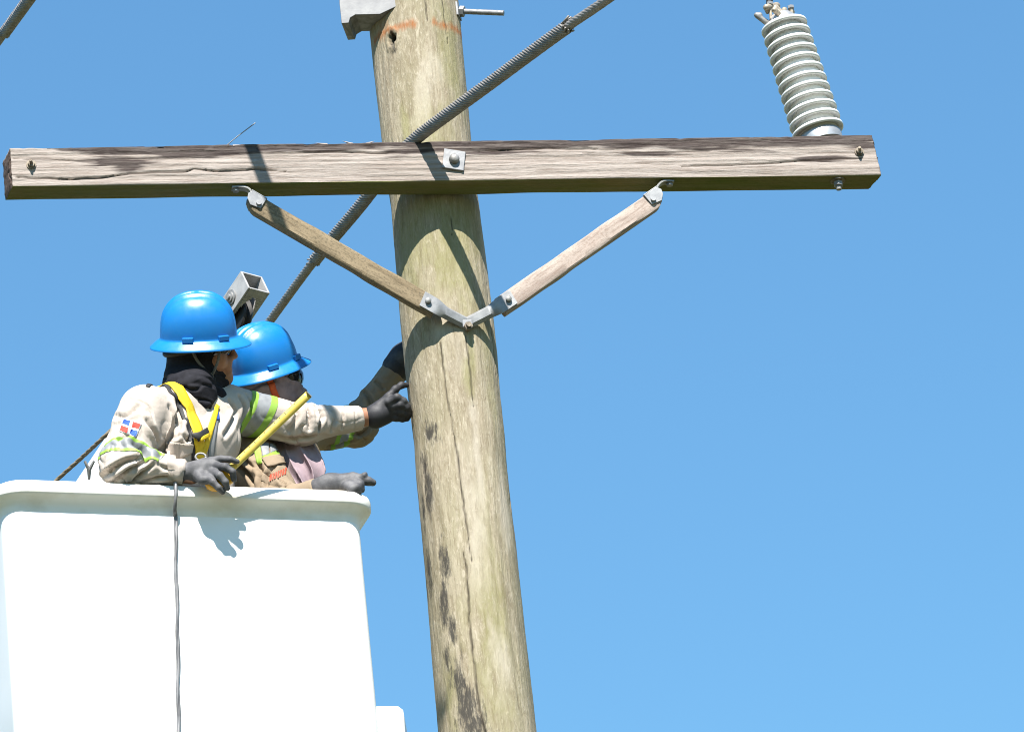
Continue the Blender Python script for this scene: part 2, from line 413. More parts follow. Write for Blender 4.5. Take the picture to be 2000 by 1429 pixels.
stain = np.zeros(len(TH)); green = np.zeros(len(TH)); orange = np.zeros(len(TH)); pale = np.zeros(len(TH)); crack = np.zeros(len(TH))
nz1 = fbm(cyc * [22, 22, 8], 4, 21); nz2 = fbm(cyc * [90, 90, 22], 3, 31)
def crackline(pix, half, depth):
    P = np.array([pole_hit(*q) for q in pix]); P = resample(np.stack([P[:, 0] * .142, P[:, 1]], 1), .01)
    P[:, 0] += .0022 * vnoise(np.stack([P[:, 1] * 45, P[:, 1] * 0, P[:, 1] * 0], 1), 4)
    o = np.argsort(P[:, 1]); u = np.interp(ZZ, P[o, 1], P[o, 0]); zl, zh = P[:, 1].min(), P[:, 1].max()
    w = half * np.clip(np.minimum(ZZ - zl, zh - ZZ) / .08, 0, 1) * (1 + .35 * vnoise(np.stack([ZZ * 30, ZZ * 0, ZZ * 0], 1), 8))
    g = np.where(w > 1e-5, np.clip(1 - np.abs(arc - u) / np.maximum(w, 1e-5), 0, 1), 0)
    global disp, crack
    disp = disp - depth * g ** .7; crack = np.maximum(crack, g)
crackline([(859, 650), (863, 705), (868, 740), (875, 790), (884, 838), (893, 890), (901, 950), (909, 1010), (916, 1060), (926, 1110)], .0034, .008)
crackline([(903, 1068), (912, 1110), (914, 1160), (916, 1210), (922, 1270), (930, 1340), (939, 1390), (947, 1429), (955, 1500)], .0042, .010)
crackline([(909, 650), (916, 700), (921, 745), (926, 800)], .004, .005)
crackline([(826, -30), (833, 20), (838, 60)], .004, .006)
crackline([(860, -30), (868, 30), (876, 90)], .003, .004)
crackline([(951, 540), (960, 640), (968, 740)], .004, .006)
crackline([(829, 880), (831, 950), (836, 1000)], .004, .006)
crackline([(881, 420), (884, 470)], .004, .004)
def blob(px, py, ra, rz, warp=.5):
    ra, rz = ra * 1.35, rz * 1.25
    a0, z0 = pole_hit(px, py); q = np.sqrt(((arc - a0 * .142) / ra) ** 2 + ((ZZ - z0) / rz) ** 2)
    return np.clip(1.25 - q + warp * nz1 + .25 * nz2, 0, 1)
for b in ((842, 848, .030, .05), (838, 1120, .02, .10), (862, 1075, .012, .06), (828, 990, .012, .10), (875, 1290, .014, .08), (925, 1420, .03, .06), (828, 905, .018, .06), (836, 960, .016, .10), (870, 1105, .022, .05), (868, 1180, .014, .10), (884, 1230, .012, .04), (898, 1330, .02, .07), (912, 1380, .03, .07), (770, 95, .02, .05), (835, 1150, .018, .06)):
    stain = np.maximum(stain, blob(*b))
for b in ((922, 690, .010, .10), (918, 740, .012, .06), (880, 470, .06, .20), (800, 470, .05, .22), (790, 250, .012, .10), (860, 240, .05, .14), (880, 130, .03, .2), (905, 440, .05, .12), (955, 760, .02, .15), (880, 1330, .02, .1), (960, 1200, .05, .25)):
    green = np.maximum(green, blob(*b, .6) * .62)
a0, zr = pole_hit(810, 45)
ring = np.clip(1.15 - np.abs(ZZ - zr - .006 * nz1) / (.017 + .010 * nz2), 0, 1) * sstep(-.5, .2, fbm(cyc * [30, 30, 5], 3, 77) + .15)
orange = np.maximum(ring, blob(748, 58, .02, .03) * .45); orange = np.maximum(orange, blob(1004, 1000, .006, .12) * .6)
for b in ((838, 170, .04, .09), (935, 905, .008, .12), (925, 800, .012, .03), (985, 1300, .03, .07), (870, 640, .03, .08), (925, 1050, .03, .16), (960, 560, .03, .2), (985, 1000, .02, .15)):
    pale = np.maximum(pale, blob(*b, .7) * .8)
ak, zk = pole_hit(766, 76)                     # the knot hole
qk = np.sqrt(((arc - ak * .142) / .0125) ** 2 + ((ZZ - zk) / .022) ** 2) + .35 * fbm(cyc * [120, 120, 70], 2, 41)
hole = np.clip(1.2 - qk, 0, 1); disp -= .03 * sstep(0, .6, hole); disp += .004 * np.exp(-((qk - 1.7) / .45) ** 2)
crack = np.maximum(crack, sstep(0.1, .5, hole) * 1.0)
a2, z2 = pole_hit(998, 980); q2 = np.sqrt(((arc - a2 * .142) / .009) ** 2 + ((ZZ - z2) / .022) ** 2); disp -= .012 * np.clip(1.2 - q2 + .3 * nz2, 0, 1); crack = np.maximum(crack, .8 * np.clip(1.2 - q2 + .3 * nz2, 0, 1))
rad = Rr + disp
PV = np.stack([Cx + rad * np.sin(TH), Y0 - rad * np.cos(TH), ZZ], 1)
nr = len(zs); idx = np.arange(nr * NC).reshape(nr, NC)
PF = np.stack([idx[:-1], np.roll(idx, -1, 1)[:-1], np.roll(idx, -1, 1)[1:], idx[1:]], -1).reshape(-1, 4).tolist()
PF.append(idx[-1].tolist()); PF.append(idx[0][::-1].tolist())
t = NT('weathered_pole_wood')
g1 = t.noise(t.mapv((1, 1, .05)), 230, 6, .7); g2 = t.noise(t.mapv((1, 1, .16)), 34, 6, .65, .6); g3 = t.noise(t.mapv((1, 1, .35)), 7, 5); g4 = t.noise(t.mapv((1, 1, .35)), 190, 4, .7); g5 = t.noise(t.mapv((1, 1, .28)), 75, 5, .65, 1.0)
c = t.mix(t.ramp(g2, [(.32, 0.0), (.66, 1.0)]), (.25, .208, .14), (.405, .352, .262))
c = t.mix(t.ramp(g3, [(.40, 0.0), (.70, .5)]), c, (.28, .262, .15))
c = t.mix(t.ramp(g1, [(.36, .55), (.48, 0.0)]), c, (.17, .13, .08))
c = t.mix(t.ramp(g5, [(.36, .5), (.46, 0.0)]), c, (.20, .16, .10))
c = t.mix(t.ramp(g5, [(.55, 0.0), (.68, .8)]), c, (.47, .415, .32))
c = t.mix(t.ramp(g4, [(.56, 0.0), (.70, .6)]), c, (.52, .465, .37))
c = t.mix(t.math('MULTIPLY', t.attr('green'), t.ramp(g4, [(.3, .35), (.7, .95)])), c, (.22, .22, .065))
c = t.mix(t.math('MULTIPLY', t.attr('pale'), .75), c, (.49, .44, .36))
c = t.mix(t.math('MULTIPLY', t.attr('orange'), t.ramp(g4, [(.3, .4), (.65, 1.0)])), c, (.34, .115, .03))
sn = t.math('ADD', t.attr('stain'), t.math('MULTIPLY', t.math('SUBTRACT', t.noise(t.mapv((1, 1, .22)), 150, 6, .75), .5), 2.6))
c = t.mix(t.math('MULTIPLY', t.ramp(sn, [(.35, 0.0), (1.05, .92)]), t.ramp(t.attr('stain'), [(.02, 0.0), (.3, 1.0)])), c, (.042, .039, .035))
c = t.mix(t.attr('crack'), c, (.02, .016, .012))
t.bump(t.math('ADD', g1, t.math('ADD', g4, g5)), .6, .003)
M['pole'] = t.fin(c, .85, 0, .25)
utility_pole = thing('utility_pole', (PX0, Y0, 0), 'thick weathered wooden utility pole carrying the crossarm', 'utility pole')
mk('shaft', PV, PF, M['pole'], utility_pole, attrs=dict(stain=stain, green=green, orange=orange, pale=pale, crack=crack))

# ------------------------------------------------------------------ the crossarm
PHI = R_(12.0)
AX = np.array([math.cos(PHI), math.sin(PHI), 0]); AN = np.array([-math.sin(PHI), math.cos(PHI), 0])
AO = np.array([PX0, Y0, 0]) - AN * 0.238        # front plane of the arm
AZ0 = 8.631
def A(x, n, z): return AO + AX * x + AN * n + Z * z
def arm_at(px, py, n=0.0):
    p = on_plane(px, py, AO + AN * n, AN); return np.dot(p - AO, AX), p[2]
XL, XR = -1.354, 1.402
NS = 640; xs = np.linspace(XL, XR, NS)
per = []                                        # cross-section: (n01, z01)
for a in np.linspace(0, 1, 40, endpoint=False): per.append((0, a))
for a in np.linspace(0, 1, 24, endpoint=False): per.append((a, 1))
for a in np.linspace(1, 0, 10, endpoint=False): per.append((1, a))
for a in np.linspace(1, 0, 26, endpoint=False): per.append((a, 0))
per = np.array(per); NP = len(per)
X2, I2 = np.meshgrid(xs, np.arange(NP), indexing='ij'); X2 = X2.ravel(); I2 = I2.ravel(); n01 = per[I2, 0]; z01 = per[I2, 1]
fr = (X2 - XL) / (XR - XL); Hh = .136 + .010 * fr; Dd = .091 + .006 * fr
nn = n01 * Dd; zz_ = z01 * Hh
rnd = .006                                      # worn arrises
cn = np.clip(nn, rnd, Dd - rnd); cz = np.clip(zz_, rnd, Hh - rnd); dv = np.stack([nn - cn, zz_ - cz], 1); dl = np.linalg.norm(dv, axis=1)
k = np.where(dl > rnd, rnd / np.maximum(dl, 1e-9), 1.0)
nn = cn + dv[:, 0] * k; zz_ = cz + dv[:, 1] * k
q = np.stack([X2 * 1.0, nn, zz_], 1)
out = np.stack([nn - Dd / 2, zz_ - Hh / 2], 1); face = np.where(np.abs(out[:, 0]) / Dd > np.abs(out[:, 1]) / Hh, 0, 1)
dn = np.where(face == 0, np.sign(out[:, 0]), 0); dz = np.where(face == 1, np.sign(out[:, 1]), 0)
gr = .0016 * fbm(q * [2.2, 110, 110], 3, 51) + .0008 * fbm(q * [6, 300, 300], 2, 55) + .002 * fbm(q * [3, 9, 9], 2, 57)
topness = sstep(.62, 1.0, zz_ / Hh)
gr += topness * (-.0035 * np.clip(fbm(q * [9, 70, 70], 3, 61), 0, 2) - .004 * np.clip(fbm(q * [26, 60, 60], 2, 63) - .35, 0, 1))
cr = np.zeros(len(X2)); front = (n01 == 0)
def armcrack(pix, half, depth):
    global gr, cr
    P = np.array([arm_at(*p) for p in pix]); P = resample(P, .012); P[:, 1] += .0015 * vnoise(np.stack([P[:, 0] * 30, P[:, 0] * 0, P[:, 0] * 0], 1), 3)
    u = np.interp(X2, P[:, 0], P[:, 1] - AZ0); w = half * np.clip(np.minimum(X2 - P[0, 0], P[-1, 0] - X2) / .05, 0, 1)
    g = np.where((w > 1e-5) & front, np.clip(1 - np.abs(zz_ - u) / np.maximum(w, 1e-5), 0, 1), 0); gr = gr - depth * g ** .7; cr = np.maximum(cr, g)
armcrack([(21, 345), (60, 348), (130, 350), (200, 347), (260, 340), (310, 337), (362, 336), (378, 329), (420, 335), (500, 331), (560, 335)], .004, .006)
armcrack([(20, 310), (90, 312), (160, 314)], .003, .004)
armcrack([(1330, 326), (1450, 322), (1560, 315), (1700, 308)], .004, .005)
armcrack([(1120, 300), (1250, 298), (1400, 296)], .003, .004)
armcrack([(560, 300), (640, 297), (740, 299), (790, 297)], .004, .005)
armcrack([(930, 296), (1050, 290), (1180, 291)], .0035, .005)
nn = nn + dn * gr; zz_ = zz_ + dz * gr
xx = X2.copy()
# the right end is sawn a little askew and its lower back corner is worn off
xx = xx - np.clip(1 - fr / .03, 0, 1) * n01 * .016 + np.clip((fr - .97) / .03, 0, 1) * ((1 - z01) * .012 - .010 - .02 * n01 * (1 - z01))
AV = AO + xx[:, None] * AX + nn[:, None] * AN + (zz_ + AZ0)[:, None] * Z
ix = np.arange(NS * NP).reshape(NS, NP)
AF = np.stack([ix[:-1], ix[1:], np.roll(ix, -1, 1)[1:], np.roll(ix, -1, 1)[:-1]], -1).reshape(-1, 4).tolist()
dn1 = fbm(np.stack([X2 * 5, z01 * 7, n01], 1), 4, 87); dn2 = fbm(np.stack([X2 * 12, z01 * 34, n01], 1), 3, 88)
dark = np.clip(1.0 * sstep(.52, .90, z01 + .16 * dn1) + .25 * dn2, 0, 1) * (n01 < .99)
for (a_, b_, ra, rb) in ((225, 312, .16, .030), (250, 325, .06, .030), (420, 300, .24, .016), (650, 294, .16, .022), (800, 294, .16, .026), (690, 285, .12, .02), (1000, 287, .26, .014), (1220, 286, .26, .020), (1290, 300, .15, .012), (1500, 284, .28, .020), (1420, 292, .20, .012), (1610, 310, .12, .012), (330, 290, .22, .012), (960, 298, .14, .010)):
    xc, zc = arm_at(a_, b_); zc = (zc - AZ0)
    qd = np.sqrt(((X2 - xc) / ra) ** 2 + ((z01 * Hh - zc) / rb) ** 2)
    dark = np.maximum(dark, np.clip(1.25 - qd + .45 * dn1 + .3 * dn2, 0, 1.1) * (n01 < .99))
pale_end = sstep(.06, .035, fr) * sstep(.5, .7, z01); dark = dark * (1 - pale_end); botm = (z01 == 0).astype(float)
# end caps: rows shrinking to the middle, rough sawn
AVl = AV.tolist(); dl_ = dark.tolist(); bl_ = botm.tolist(); cl_ = cr.tolist(); el_ = [0.0] * len(AVl)
for end, sgn in ((0, -1), (NS - 1, 1)):
    prev = ix[end].tolist(); base = AV[ix[end]]; ctr = base.mean(0)
    for s_ in (.96, .8, .62, .44, .26, .1):
        cur = []
        for j in range(NP):
            p = ctr + (base[j] - ctr) * s_ + AX * sgn * (.0035 * (s_ < .9) + .0025 * float(vnoise(np.array([[base[j][0] * 40 * s_, base[j][2] * 160 * s_, s_ * 9]]), 5)[0]))
            cur.append(len(AVl)); AVl.append(p.tolist()); dl_.append(.6); bl_.append(0.0); cl_.append(0.0); el_.append(1.0)
        for j in range(NP):
            f = [prev[j], cur[j], cur[(j + 1) % NP], prev[(j + 1) % NP]]; AF.append(f if sgn > 0 else f[::-1])
        prev = cur
    AF.append(prev if sgn < 0 else prev[::-1])
t = NT('weathered_crossarm_wood')
pm = t.n('ShaderNodeMapping'); t.l(t.tc, pm.inputs[0]); pm.inputs['Rotation'].default_value = (0, 0, -PHI); loc = pm.outputs[0]
a1 = t.noise(t.mapv((.03, 1, 1), src=loc), 260, 6, .7); a2_ = t.noise(t.mapv((.07, 1, 1), src=loc), 46, 6, .65, .8); a3 = t.noise(t.mapv((.30, 1, 1), src=loc), 9, 6, .65); a4 = t.noise(t.mapv((.10, 1, 1), src=loc), 330, 4, .7)
c = t.mix(t.ramp(a2_, [(.32, 0.0), (.64, 1.0)]), (.28, .235, .205), (.42, .37, .335))
c = t.mix(t.ramp(a1, [(.37, .6), (.48, 0.0)]), c, (.17, .12, .095))
c = t.mix(t.ramp(a4, [(.56, 0.0), (.74, .6)]), c, (.48, .435, .40))
dsum = t.math('ADD', t.math('MULTIPLY', t.attr('dark'), .62), t.math('ADD', t.math('MULTIPLY', t.ramp(a3, [(.40, 0.0), (.60, 1.0)]), .14), t.math('MULTIPLY', a2_, .45)))
dm = t.math('MULTIPLY', t.ramp(dsum, [(.48, 0.0), (.78, 1.0)]), t.ramp(a1, [(.40, 1.0), (.66, .70)]))
c = t.mix(dm, c, (.034, .022, .020))
mossc = t.mix(t.ramp(a3, [(.35, 0.0), (.65, 1.0)]), (.12, .15, .025), (.19, .165, .06))
c = t.mix(t.math('MULTIPLY', t.attr('bottom'), t.ramp(a2_, [(.25, .75), (.6, 1.0)])), c, mossc)
c = t.mix(t.attr('crack'), c, (.045, .03, .022))
ec = t.mix(t.ramp(t.noise(loc, 90, 5), [(.35, 0.0), (.65, 1.0)]), (.05, .033, .027), (.15, .105, .085))
c = t.mix(t.attr('endgrain'), c, ec)
t.bump(t.math('ADD', a1, t.math('ADD', a4, a2_)), .7, .003)
M['arm'] = t.fin(c, .85, 0, .25)
crossarm = thing('crossarm', A(0.02, .047, AZ0), 'long weathered timber crossarm bolted level across the pole', 'crossarm')
mk('beam', AVl, AF, M['arm'], crossarm, attrs=dict(dark=dl_, bottom=bl_, crack=cl_, endgrain=el_))
def hexnut(mb, c, ax, r, h): mb.cyl(c, np.asarray(c) + ax * h, r, r, 6)
# square plate washer and its bolt
x, z = arm_at(886, 314)
ca, sa = math.cos(R_(-11)), math.sin(R_(-11)); px_ = AX * ca + Z * sa; pz_ = -AX * sa + Z * ca
o = MB().box(A(x, -.0045, z), px_, AN, pz_, .034, .004, .034).build('square_washer', M['galv'], crossarm, smooth=False, bevel=.0015)
V, F = lathe(A(x, -.008, z) , -AN, [(.0165, 0), (.0165, .008), (.0145, .013), (.009, .0165), (.002, .0175)], 20); mk('bolt_head', V, F, M['galv_dull'], crossarm, auto=50)
for ppx, ppy in ((61, 322), (1678, 297)):        # the bolts through the two ends
    x, z = arm_at(ppx, ppy); mb = MB()
    V, F = lathe(A(x, .001, z), -AN, [(.0155, 0), (.0155, .004), (.007, .0045)], 20); mk('washer', V, F, M['rust'], crossarm, auto=40)
    hexnut(mb, A(x, -.002, z), -AN, .0115, .010); mb.build('nut', M['rust'], crossarm, smooth=False, bevel=.001)
    MB().cyl(A(x, -.01, z), A(x - .004, -.026, z + .003), .0052, .0046, 10).build('bolt', M['rust'], crossarm, smooth=False)
p = on_z(1636, 352, AZ0); xb = np.dot(p - AO, AX); nb_ = np.dot(p - AO, AN)
mb = MB(); mb.cyl(A(xb, nb_, AZ0 + .001), A(xb, nb_, AZ0 - .005), .024, .024, 20); mb.build('washer', M['rust'], crossarm, smooth=False)
mb = MB(); hexnut(mb, A(xb, nb_, AZ0 - .005), -Z, .0155, .016); mb.build('nut', M['galv'], crossarm, smooth=False, bevel=.001)
MB().cyl(A(xb, nb_, AZ0 - .02), A(xb, nb_, AZ0 - .034), .009, .0085, 12).build('bolt', M['galv_dull'], crossarm, smooth=False)
# splinters on the worn upper edge
for (ppx, ppy, dx, dzz) in ((690, 283, -.035, .012), (715, 284, .03, .010), (640, 285, -.04, .006), (455, 287, .05, .004), (930, 279, .05, .003), (560, 284, .03, .004)):
    x, z = arm_at(ppx, ppy, .004); mb = MB(); p0 = A(x, .006, AZ0 + .134 + .01 * (x - XL) / 2.75); p1 = p0 + AX * dx + Z * dzz
    mb.add([p0 - AN * .006 - Z * .004, p0 + AN * .006 - Z * .004, p0 + Z * .004, p1], [[0, 1, 3], [1, 2, 3], [2, 0, 3], [0, 2, 1]]); mb.build('splinter', M['arm'], crossarm, smooth=False)

# ------------------------------------------------------------------ wooden braces
def brace_wood(name, dirw, tones):
    t = NT(name); rx = math.atan2(dirw[2], np.dot(dirw, AX))
    pm = t.n('ShaderNodeMapping'); t.l(t.tc, pm.inputs[0]); pm.inputs['Rotation'].default_value = (0, 0, -PHI)
    pm2 = t.n('ShaderNodeMapping'); t.l(pm.outputs[0], pm2.inputs[0]); pm2.inputs['Rotation'].default_value = (0, rx, 0); l_ = pm2.outputs[0]
    a = t.noise(t.mapv((.05, 1, 1), src=l_), 120, 5, .65); b = t.noise(t.mapv((.2, 1, 1), src=l_), 30, 5, .6); s = t.noise(t.mapv((.6, 1, 1), src=l_), 190, 4, .7)
    c = t.mix(t.ramp(b, [(.35, 0.0), (.65, 1.0)]), tones[0], tones[1])
    c = t.mix(t.ramp(a, [(.32, .7), (.52, 0.0)]), c, tones[2]); c = t.mix(t.ramp(s, [(.36, .6), (.5, 0.0)]), c, tones[3])
    t.bump(t.math('ADD', a, s), .5, .002); return t.fin(c, .85, 0, .25)
BN = .078                                        # the braces hang in this plane behind the arm's front
xa, za = arm_at(913, 634, BN + .004)                    # foot of the V on the pole
def brace(name, label, upper, woodlow, tones, clipside):
    xu, zu = arm_at(*upper, .024); xw, zw = arm_at(*woodlow, BN - .006); pu3 = A(xu, .024, zu); pw3 = A(xw, BN - .006, zw)
    root = thing(name, A(xw, BN, zw), label, 'brace', 'wooden braces under the crossarm')
    d = nrm(pu3 - pw3); w = nrm(np.cross(AN, d)); w = w if w[2] > 0 else -w
    L = np.linalg.norm(pu3 - pw3); p0 = pw3; m = brace_wood(name + '_wood', d, tones)
    hw, ht = .0290, .018; loop = []
    for i in range(60):
        s = -.004 + L * i / 59.0; sc = 1.0
        if i > 56: sc = (1.0, .9, .68, .35)[min(3, i - 56)]
        ring_ = []
        for (a, b) in ((-1, -.85), (-.85, -1), (-.3, -1), (.3, -1), (.85, -1), (1, -.85), (1, .85), (.85, 1), (-.85, 1), (-1, .85)):
            nse = .0014 * float(vnoise(np.array([[s * 14, a * 3, b * 3]]), 5)[0])
            ring_.append(p0 + d * (s) + w * (a * hw * sc + nse * np.sign(a)) + AN * (b * ht + nse * np.sign(b)))
        loop.append(ring_)
    V = np.array(loop).reshape(-1, 3); n_ = 10; F = []
    for i in range(59):
        for j in range(n_): F.append([i * n_ + j, i * n_ + (j + 1) % n_, (i + 1) * n_ + (j + 1) % n_, (i + 1) * n_ + j])
    F.append(list(range(n_))); F.append([59 * n_ + j for j in range(n_)][::-1])
    mb = MB(); mb.add(V, F); mb.build('timber_strut', m, root, auto=35)
    # upper clip: plates either side, bent lug up to the underside of the arm, lag bolt
    pu = p0 + d * (L - .030); mb = MB()
    sgn = clipside
    for b in (-1, 1):
        cpl = pu + AN * b * (ht + .0035); poly = [cpl + d * -.020 + w * .026, cpl + d * -.020 - w * .012, cpl + d * .014 - w * .019, cpl + d * .032 - w * .004, cpl + d * .038 + w * .012, cpl + d * .030 + w * .027]
        mb.prism(poly, -AN * .002, AN * .002)
    mb.box(pu + d * .006 + w * .0285, d, w, AN, .027, .002, ht + .005)
    o = mb.build('end_clip', M['galv'], root, smooth=False, bevel=.001)
    e0 = pu + d * .028 + w * .022; lug = [e0, e0 + d * .016 + w * .010, np.array([*(e0 + d * .036 + w * .004)[:2], AZ0 - .004]), np.array([*(e0 + AX * sgn * .060)[:2], AZ0 - .004])]
    lugp = spline(lug, 18); mb = MB(); 
    for i in range(len(lugp) - 1):
        a_, b_ = lugp[i], lugp[i + 1]; dd = nrm(b_ - a_); nn_ = np.cross(dd, AN); mb.box((a_ + b_) / 2, dd, AN, nn_, np.linalg.norm(b_ - a_) / 2 + .001, .014, .0028)
    mb.build('lug', M['galv_dull'], root, smooth=False)
    lb = lugp[-1] - AX * sgn * .012; mb = MB(); hexnut(mb, lb + Z * .002, -Z, .011, .013); mb.build('lag_bolt', M['galv_dull'], root, smooth=False)
    MB().cyl(pu - d * .006 + w * .0 - AN * (ht + .013), pu - d * .006 + AN * (ht + .013), .0085, .0085, 14).build('bolt', M['galv'], root, smooth=False)
    return root, p0, d, w
bl, pl0, dl0, wl0 = brace('crossarm_brace', 'left timber brace, weathered brown, from crossarm down to the pole', (484, 392), (848, 603), ((.215, .165, .10), (.30, .235, .15), (.11, .08, .045), (.06, .05, .032)), -1)
br, pr0, dr0, wr0 = brace('crossarm_brace', 'right timber brace, pale pinkish wood, from crossarm down to the pole', (1290, 384), (978, 600), ((.36, .29, .25), (.47, .395, .345), (.22, .155, .125), (.27, .20, .16)), 1)
# galvanised V strap at the foot
vee = thing('brace_strap', A(xa, BN - .02, za), 'bent galvanised V strap joining both braces to the pole', 'strap')
foot = A(xa, BN + .004, za)
for (p0, d, w, s_) in ((pl0, dl0, wl0, 1), (pr0, dr0, wr0, 1)):
    head = p0 + d * .040 - AN * .022; tail = foot + AN * .001 + w * .008
    dd = nrm(head - tail); ww = nrm(np.cross(AN, dd)); ww = ww if ww[2] > 0 else -ww; nn_ = np.cross(dd, ww); nn_ = nn_ if np.dot(nn_, AN) > 0 else -nn_
    L = np.linalg.norm(head - tail); mb = MB()
    midp = p0 - d * .010 - AN * .023; PL = np.array([tail, midp, p0 + d * .046 - AN * .0225])   # flat on the timber, then bent back to the pole
    sl3 = np.r_[0, np.cumsum(np.linalg.norm(np.diff(PL, axis=0), axis=1))]; L = sl3[-1]
    segs = 28; V = []
    for i in range(segs + 1):
        u = i / segs; cpos = np.array([np.interp(u * L, sl3, PL[:, k_]) for k_ in range(3)]); flat = sstep(.45, .75, np.array([u]))[0]
        half = .0200 + .0060 * flat; dep = .009 * (1 - flat)
        for (a, b) in ((-1, 1), (-.55, 0), (.55, 0), (1, 1)):
            V.append(cpos + ww * half * a + AN * dep * b)
        for (a, b) in ((1, 1), (.55, 0), (-.55, 0), (-1, 1)):
            V.append(cpos + ww * half * a + AN * (dep * b + .004))
    F = []
    for i in range(segs):
        for j in range(8): F.append([i * 8 + j, i * 8 + (j + 1) % 8, (i + 1) * 8 + (j + 1) % 8, (i + 1) * 8 + j])
    F += [list(range(8)), [segs * 8 + j for j in range(8)][::-1]]
    mb = MB(); mb.add(V, F); mb.build('strap_leg', M['galv'], vee, auto=40)
    bp = PL[2] - d * .020; V, F = lathe(bp - AN * .003, -AN, [(.0095, 0), (.0095, .006), (.006, .009), (.001, .010)], 14); mk('bolt_head', V, F, M['galv_dull'], vee, auto=40)
mb = MB(); mb.box(foot + Z * .002 - AN * .002, AX, AN, Z, .016, .004, .013); mb.build('foot_plate', M['galv'], vee, smooth=False, bevel=.003)
mb = MB(); hexnut(mb, foot - AN * .004 - Z * .010, -AN, .014, .012); mb.cyl(foot - Z * .010 - AN * .014, foot - Z * .010 - AN * .026, .008, .008, 12); mb.cyl(foot - Z * .010, foot - Z * .010 + AN * .08, .008, .008, 12)
mb.build('through_bolt', M['rust'], vee, smooth=False)

# ------------------------------------------------------------------ top bracket and threaded rod
brk = thing('pole_bracket', J(700, 20, -.10), 'bent galvanised steel bracket on the upper left of the pole', 'bracket')
dyb = -.135
out_px = [(661, -160), (663, 8), (667, 46), (681, 45), (684, 35), (694, 29), (742, 28), (776, 12), (776, -160)]
pts = [J(a, b, dyb) for a, b in out_px]
MB().prism(pts, np.zeros(3), np.array([0, .006, 0])).build('face_plate', M['bracket'], brk, smooth=False, bevel=.0015)
mb = MB(); dep = np.array([.012, .115, 0])
for i in range(2, 7):
    a_, b_ = pts[i], pts[i + 1]; mb.add([a_ + [0, .003, .001], b_ + [0, .003, .001], b_ + dep + [0, 0, .001], a_ + dep + [0, 0, .001], a_ + [0, .003, .007], b_ + [0, .003, .007], b_ + dep + [0, 0, .007], a_ + dep + [0, 0, .007]], [[0, 1, 2, 3], [7, 6, 5, 4], [0, 4, 5, 1], [1, 5, 6, 2], [2, 6, 7, 3], [3, 7, 4, 0]])
mb.build('lower_flange', M['galv_dull'], brk, smooth=False)
mb = MB(); a_, b_, c_ = pts[0], pts[1], pts[2]
for p, q_ in ((a_, b_), (b_, c_)):
    mb.add([p + [.001, .004, 0], q_ + [.001, .004, 0], q_ + [.03, .11, 0], p + [.03, .11, 0], p + [.007, .004, 0], q_ + [.007, .004, 0], q_ + [.036, .11, 0], p + [.036, .11, 0]], [[0, 1, 2, 3], [7, 6, 5, 4], [0, 4, 5, 1], [1, 5, 6, 2], [2, 6, 7, 3], [3, 7, 4, 0]])
mb.build('side_flange', M['bracket'], brk, smooth=False)
V, F = lathe(J(668, 20, dyb - .004), np.array([0, -1., 0]), [(.010, 0), (.010, .006), (.004, .009)], 12); mk('bolt_head', V, F, M['galv_dull'], brk, auto=40)
rod = thing('threaded_rod', J(897, 22, 0), 'galvanised threaded rod and nut sticking out of the pole right side', 'bolt')
r0, r1 = J(885, 22, -.03), J(984, 26, -.06); P = resample(np.array([r0, r1]), .0012); s_ = np.arange(len(P))
V, F = tube(P, .0088 + .0007 * np.sin(s_ * 1.9), 14); mk('rod', V, F, M['galv'], rod)
dr = nrm(r1 - r0); mb = MB(); hexnut(mb, r0 + dr * .022, dr, .0185, .016); mb.build('nut', M['galv'], rod, smooth=False, bevel=.0015)
mb = MB(); mb.box(r0 + dr * .018, dr, np.cross(Z, dr), Z, .0035, .024, .024); mb.build('square_washer', M['galv'], rod, smooth=False, bevel=.001)

# ------------------------------------------------------------------ insulator
xb0, zb0 = arm_at(1604, 268, .068); xt0, zt0 = arm_at(1525, 32, .068)
zb0 = AZ0 + .143
ib = A(xb0, .068, zb0); it = A(xt0, .068, zt0); iax = nrm(it - ib); iL = np.linalg.norm(it - ib)
ins = thing('post_insulator', ib, 'grey ribbed porcelain post insulator leaning on the crossarm right end', 'insulator')
V, F = lathe(ib, iax, [(.064, .002), (.070, .006), (.072, .034), (.067, .044), (.03, .046)], 40); mk('base_cap', V, F, M['alum'], ins, auto=40)
V, F = lathe(ib, iax, [(.064, .04), (.064, iL * .55), (.056, iL * .93)], 40); mk('core', V, F, M['porcelain'], ins)
NSH = 12; s0, s1 = .060, iL * .925
shed_prof = [(.056, -.008), (.070, -.0075), (.0775, -.0105), (.0835, -.0105), (.0855, -.006), (.0845, -.001), (.079, .002), (.066, .006), (.052, .012)]
for i in range(NSH):
    u = i / (NSH - 1); sc = 1.0 - .10 * u
    V, F = lathe(ib + iax * (s0 + (s1 - s0) * u), iax, [(r * sc, h * 1.12) for r, h in shed_prof], 56); mk('shed', V, F, M['porcelain'], ins)
ct = ib + iax * (iL * .93)
V, F = lathe(ct, iax, [(.047, 0), (.046, .016), (.040, .030), (.034, .036), (.001, .037)], 32); mk('top_cap', V, F, M['alum'], ins, auto=40)
cl = thing('conductor_clamp', ct + iax * .03, 'tarnished conductor clamp with bolts on top of the ribbed insulator', 'clamp')
K = lambda px, py, dn=0.0: (lambda q: A(q[0], .068 + dn, q[1]))(arm_at(px, py, .068 + dn))
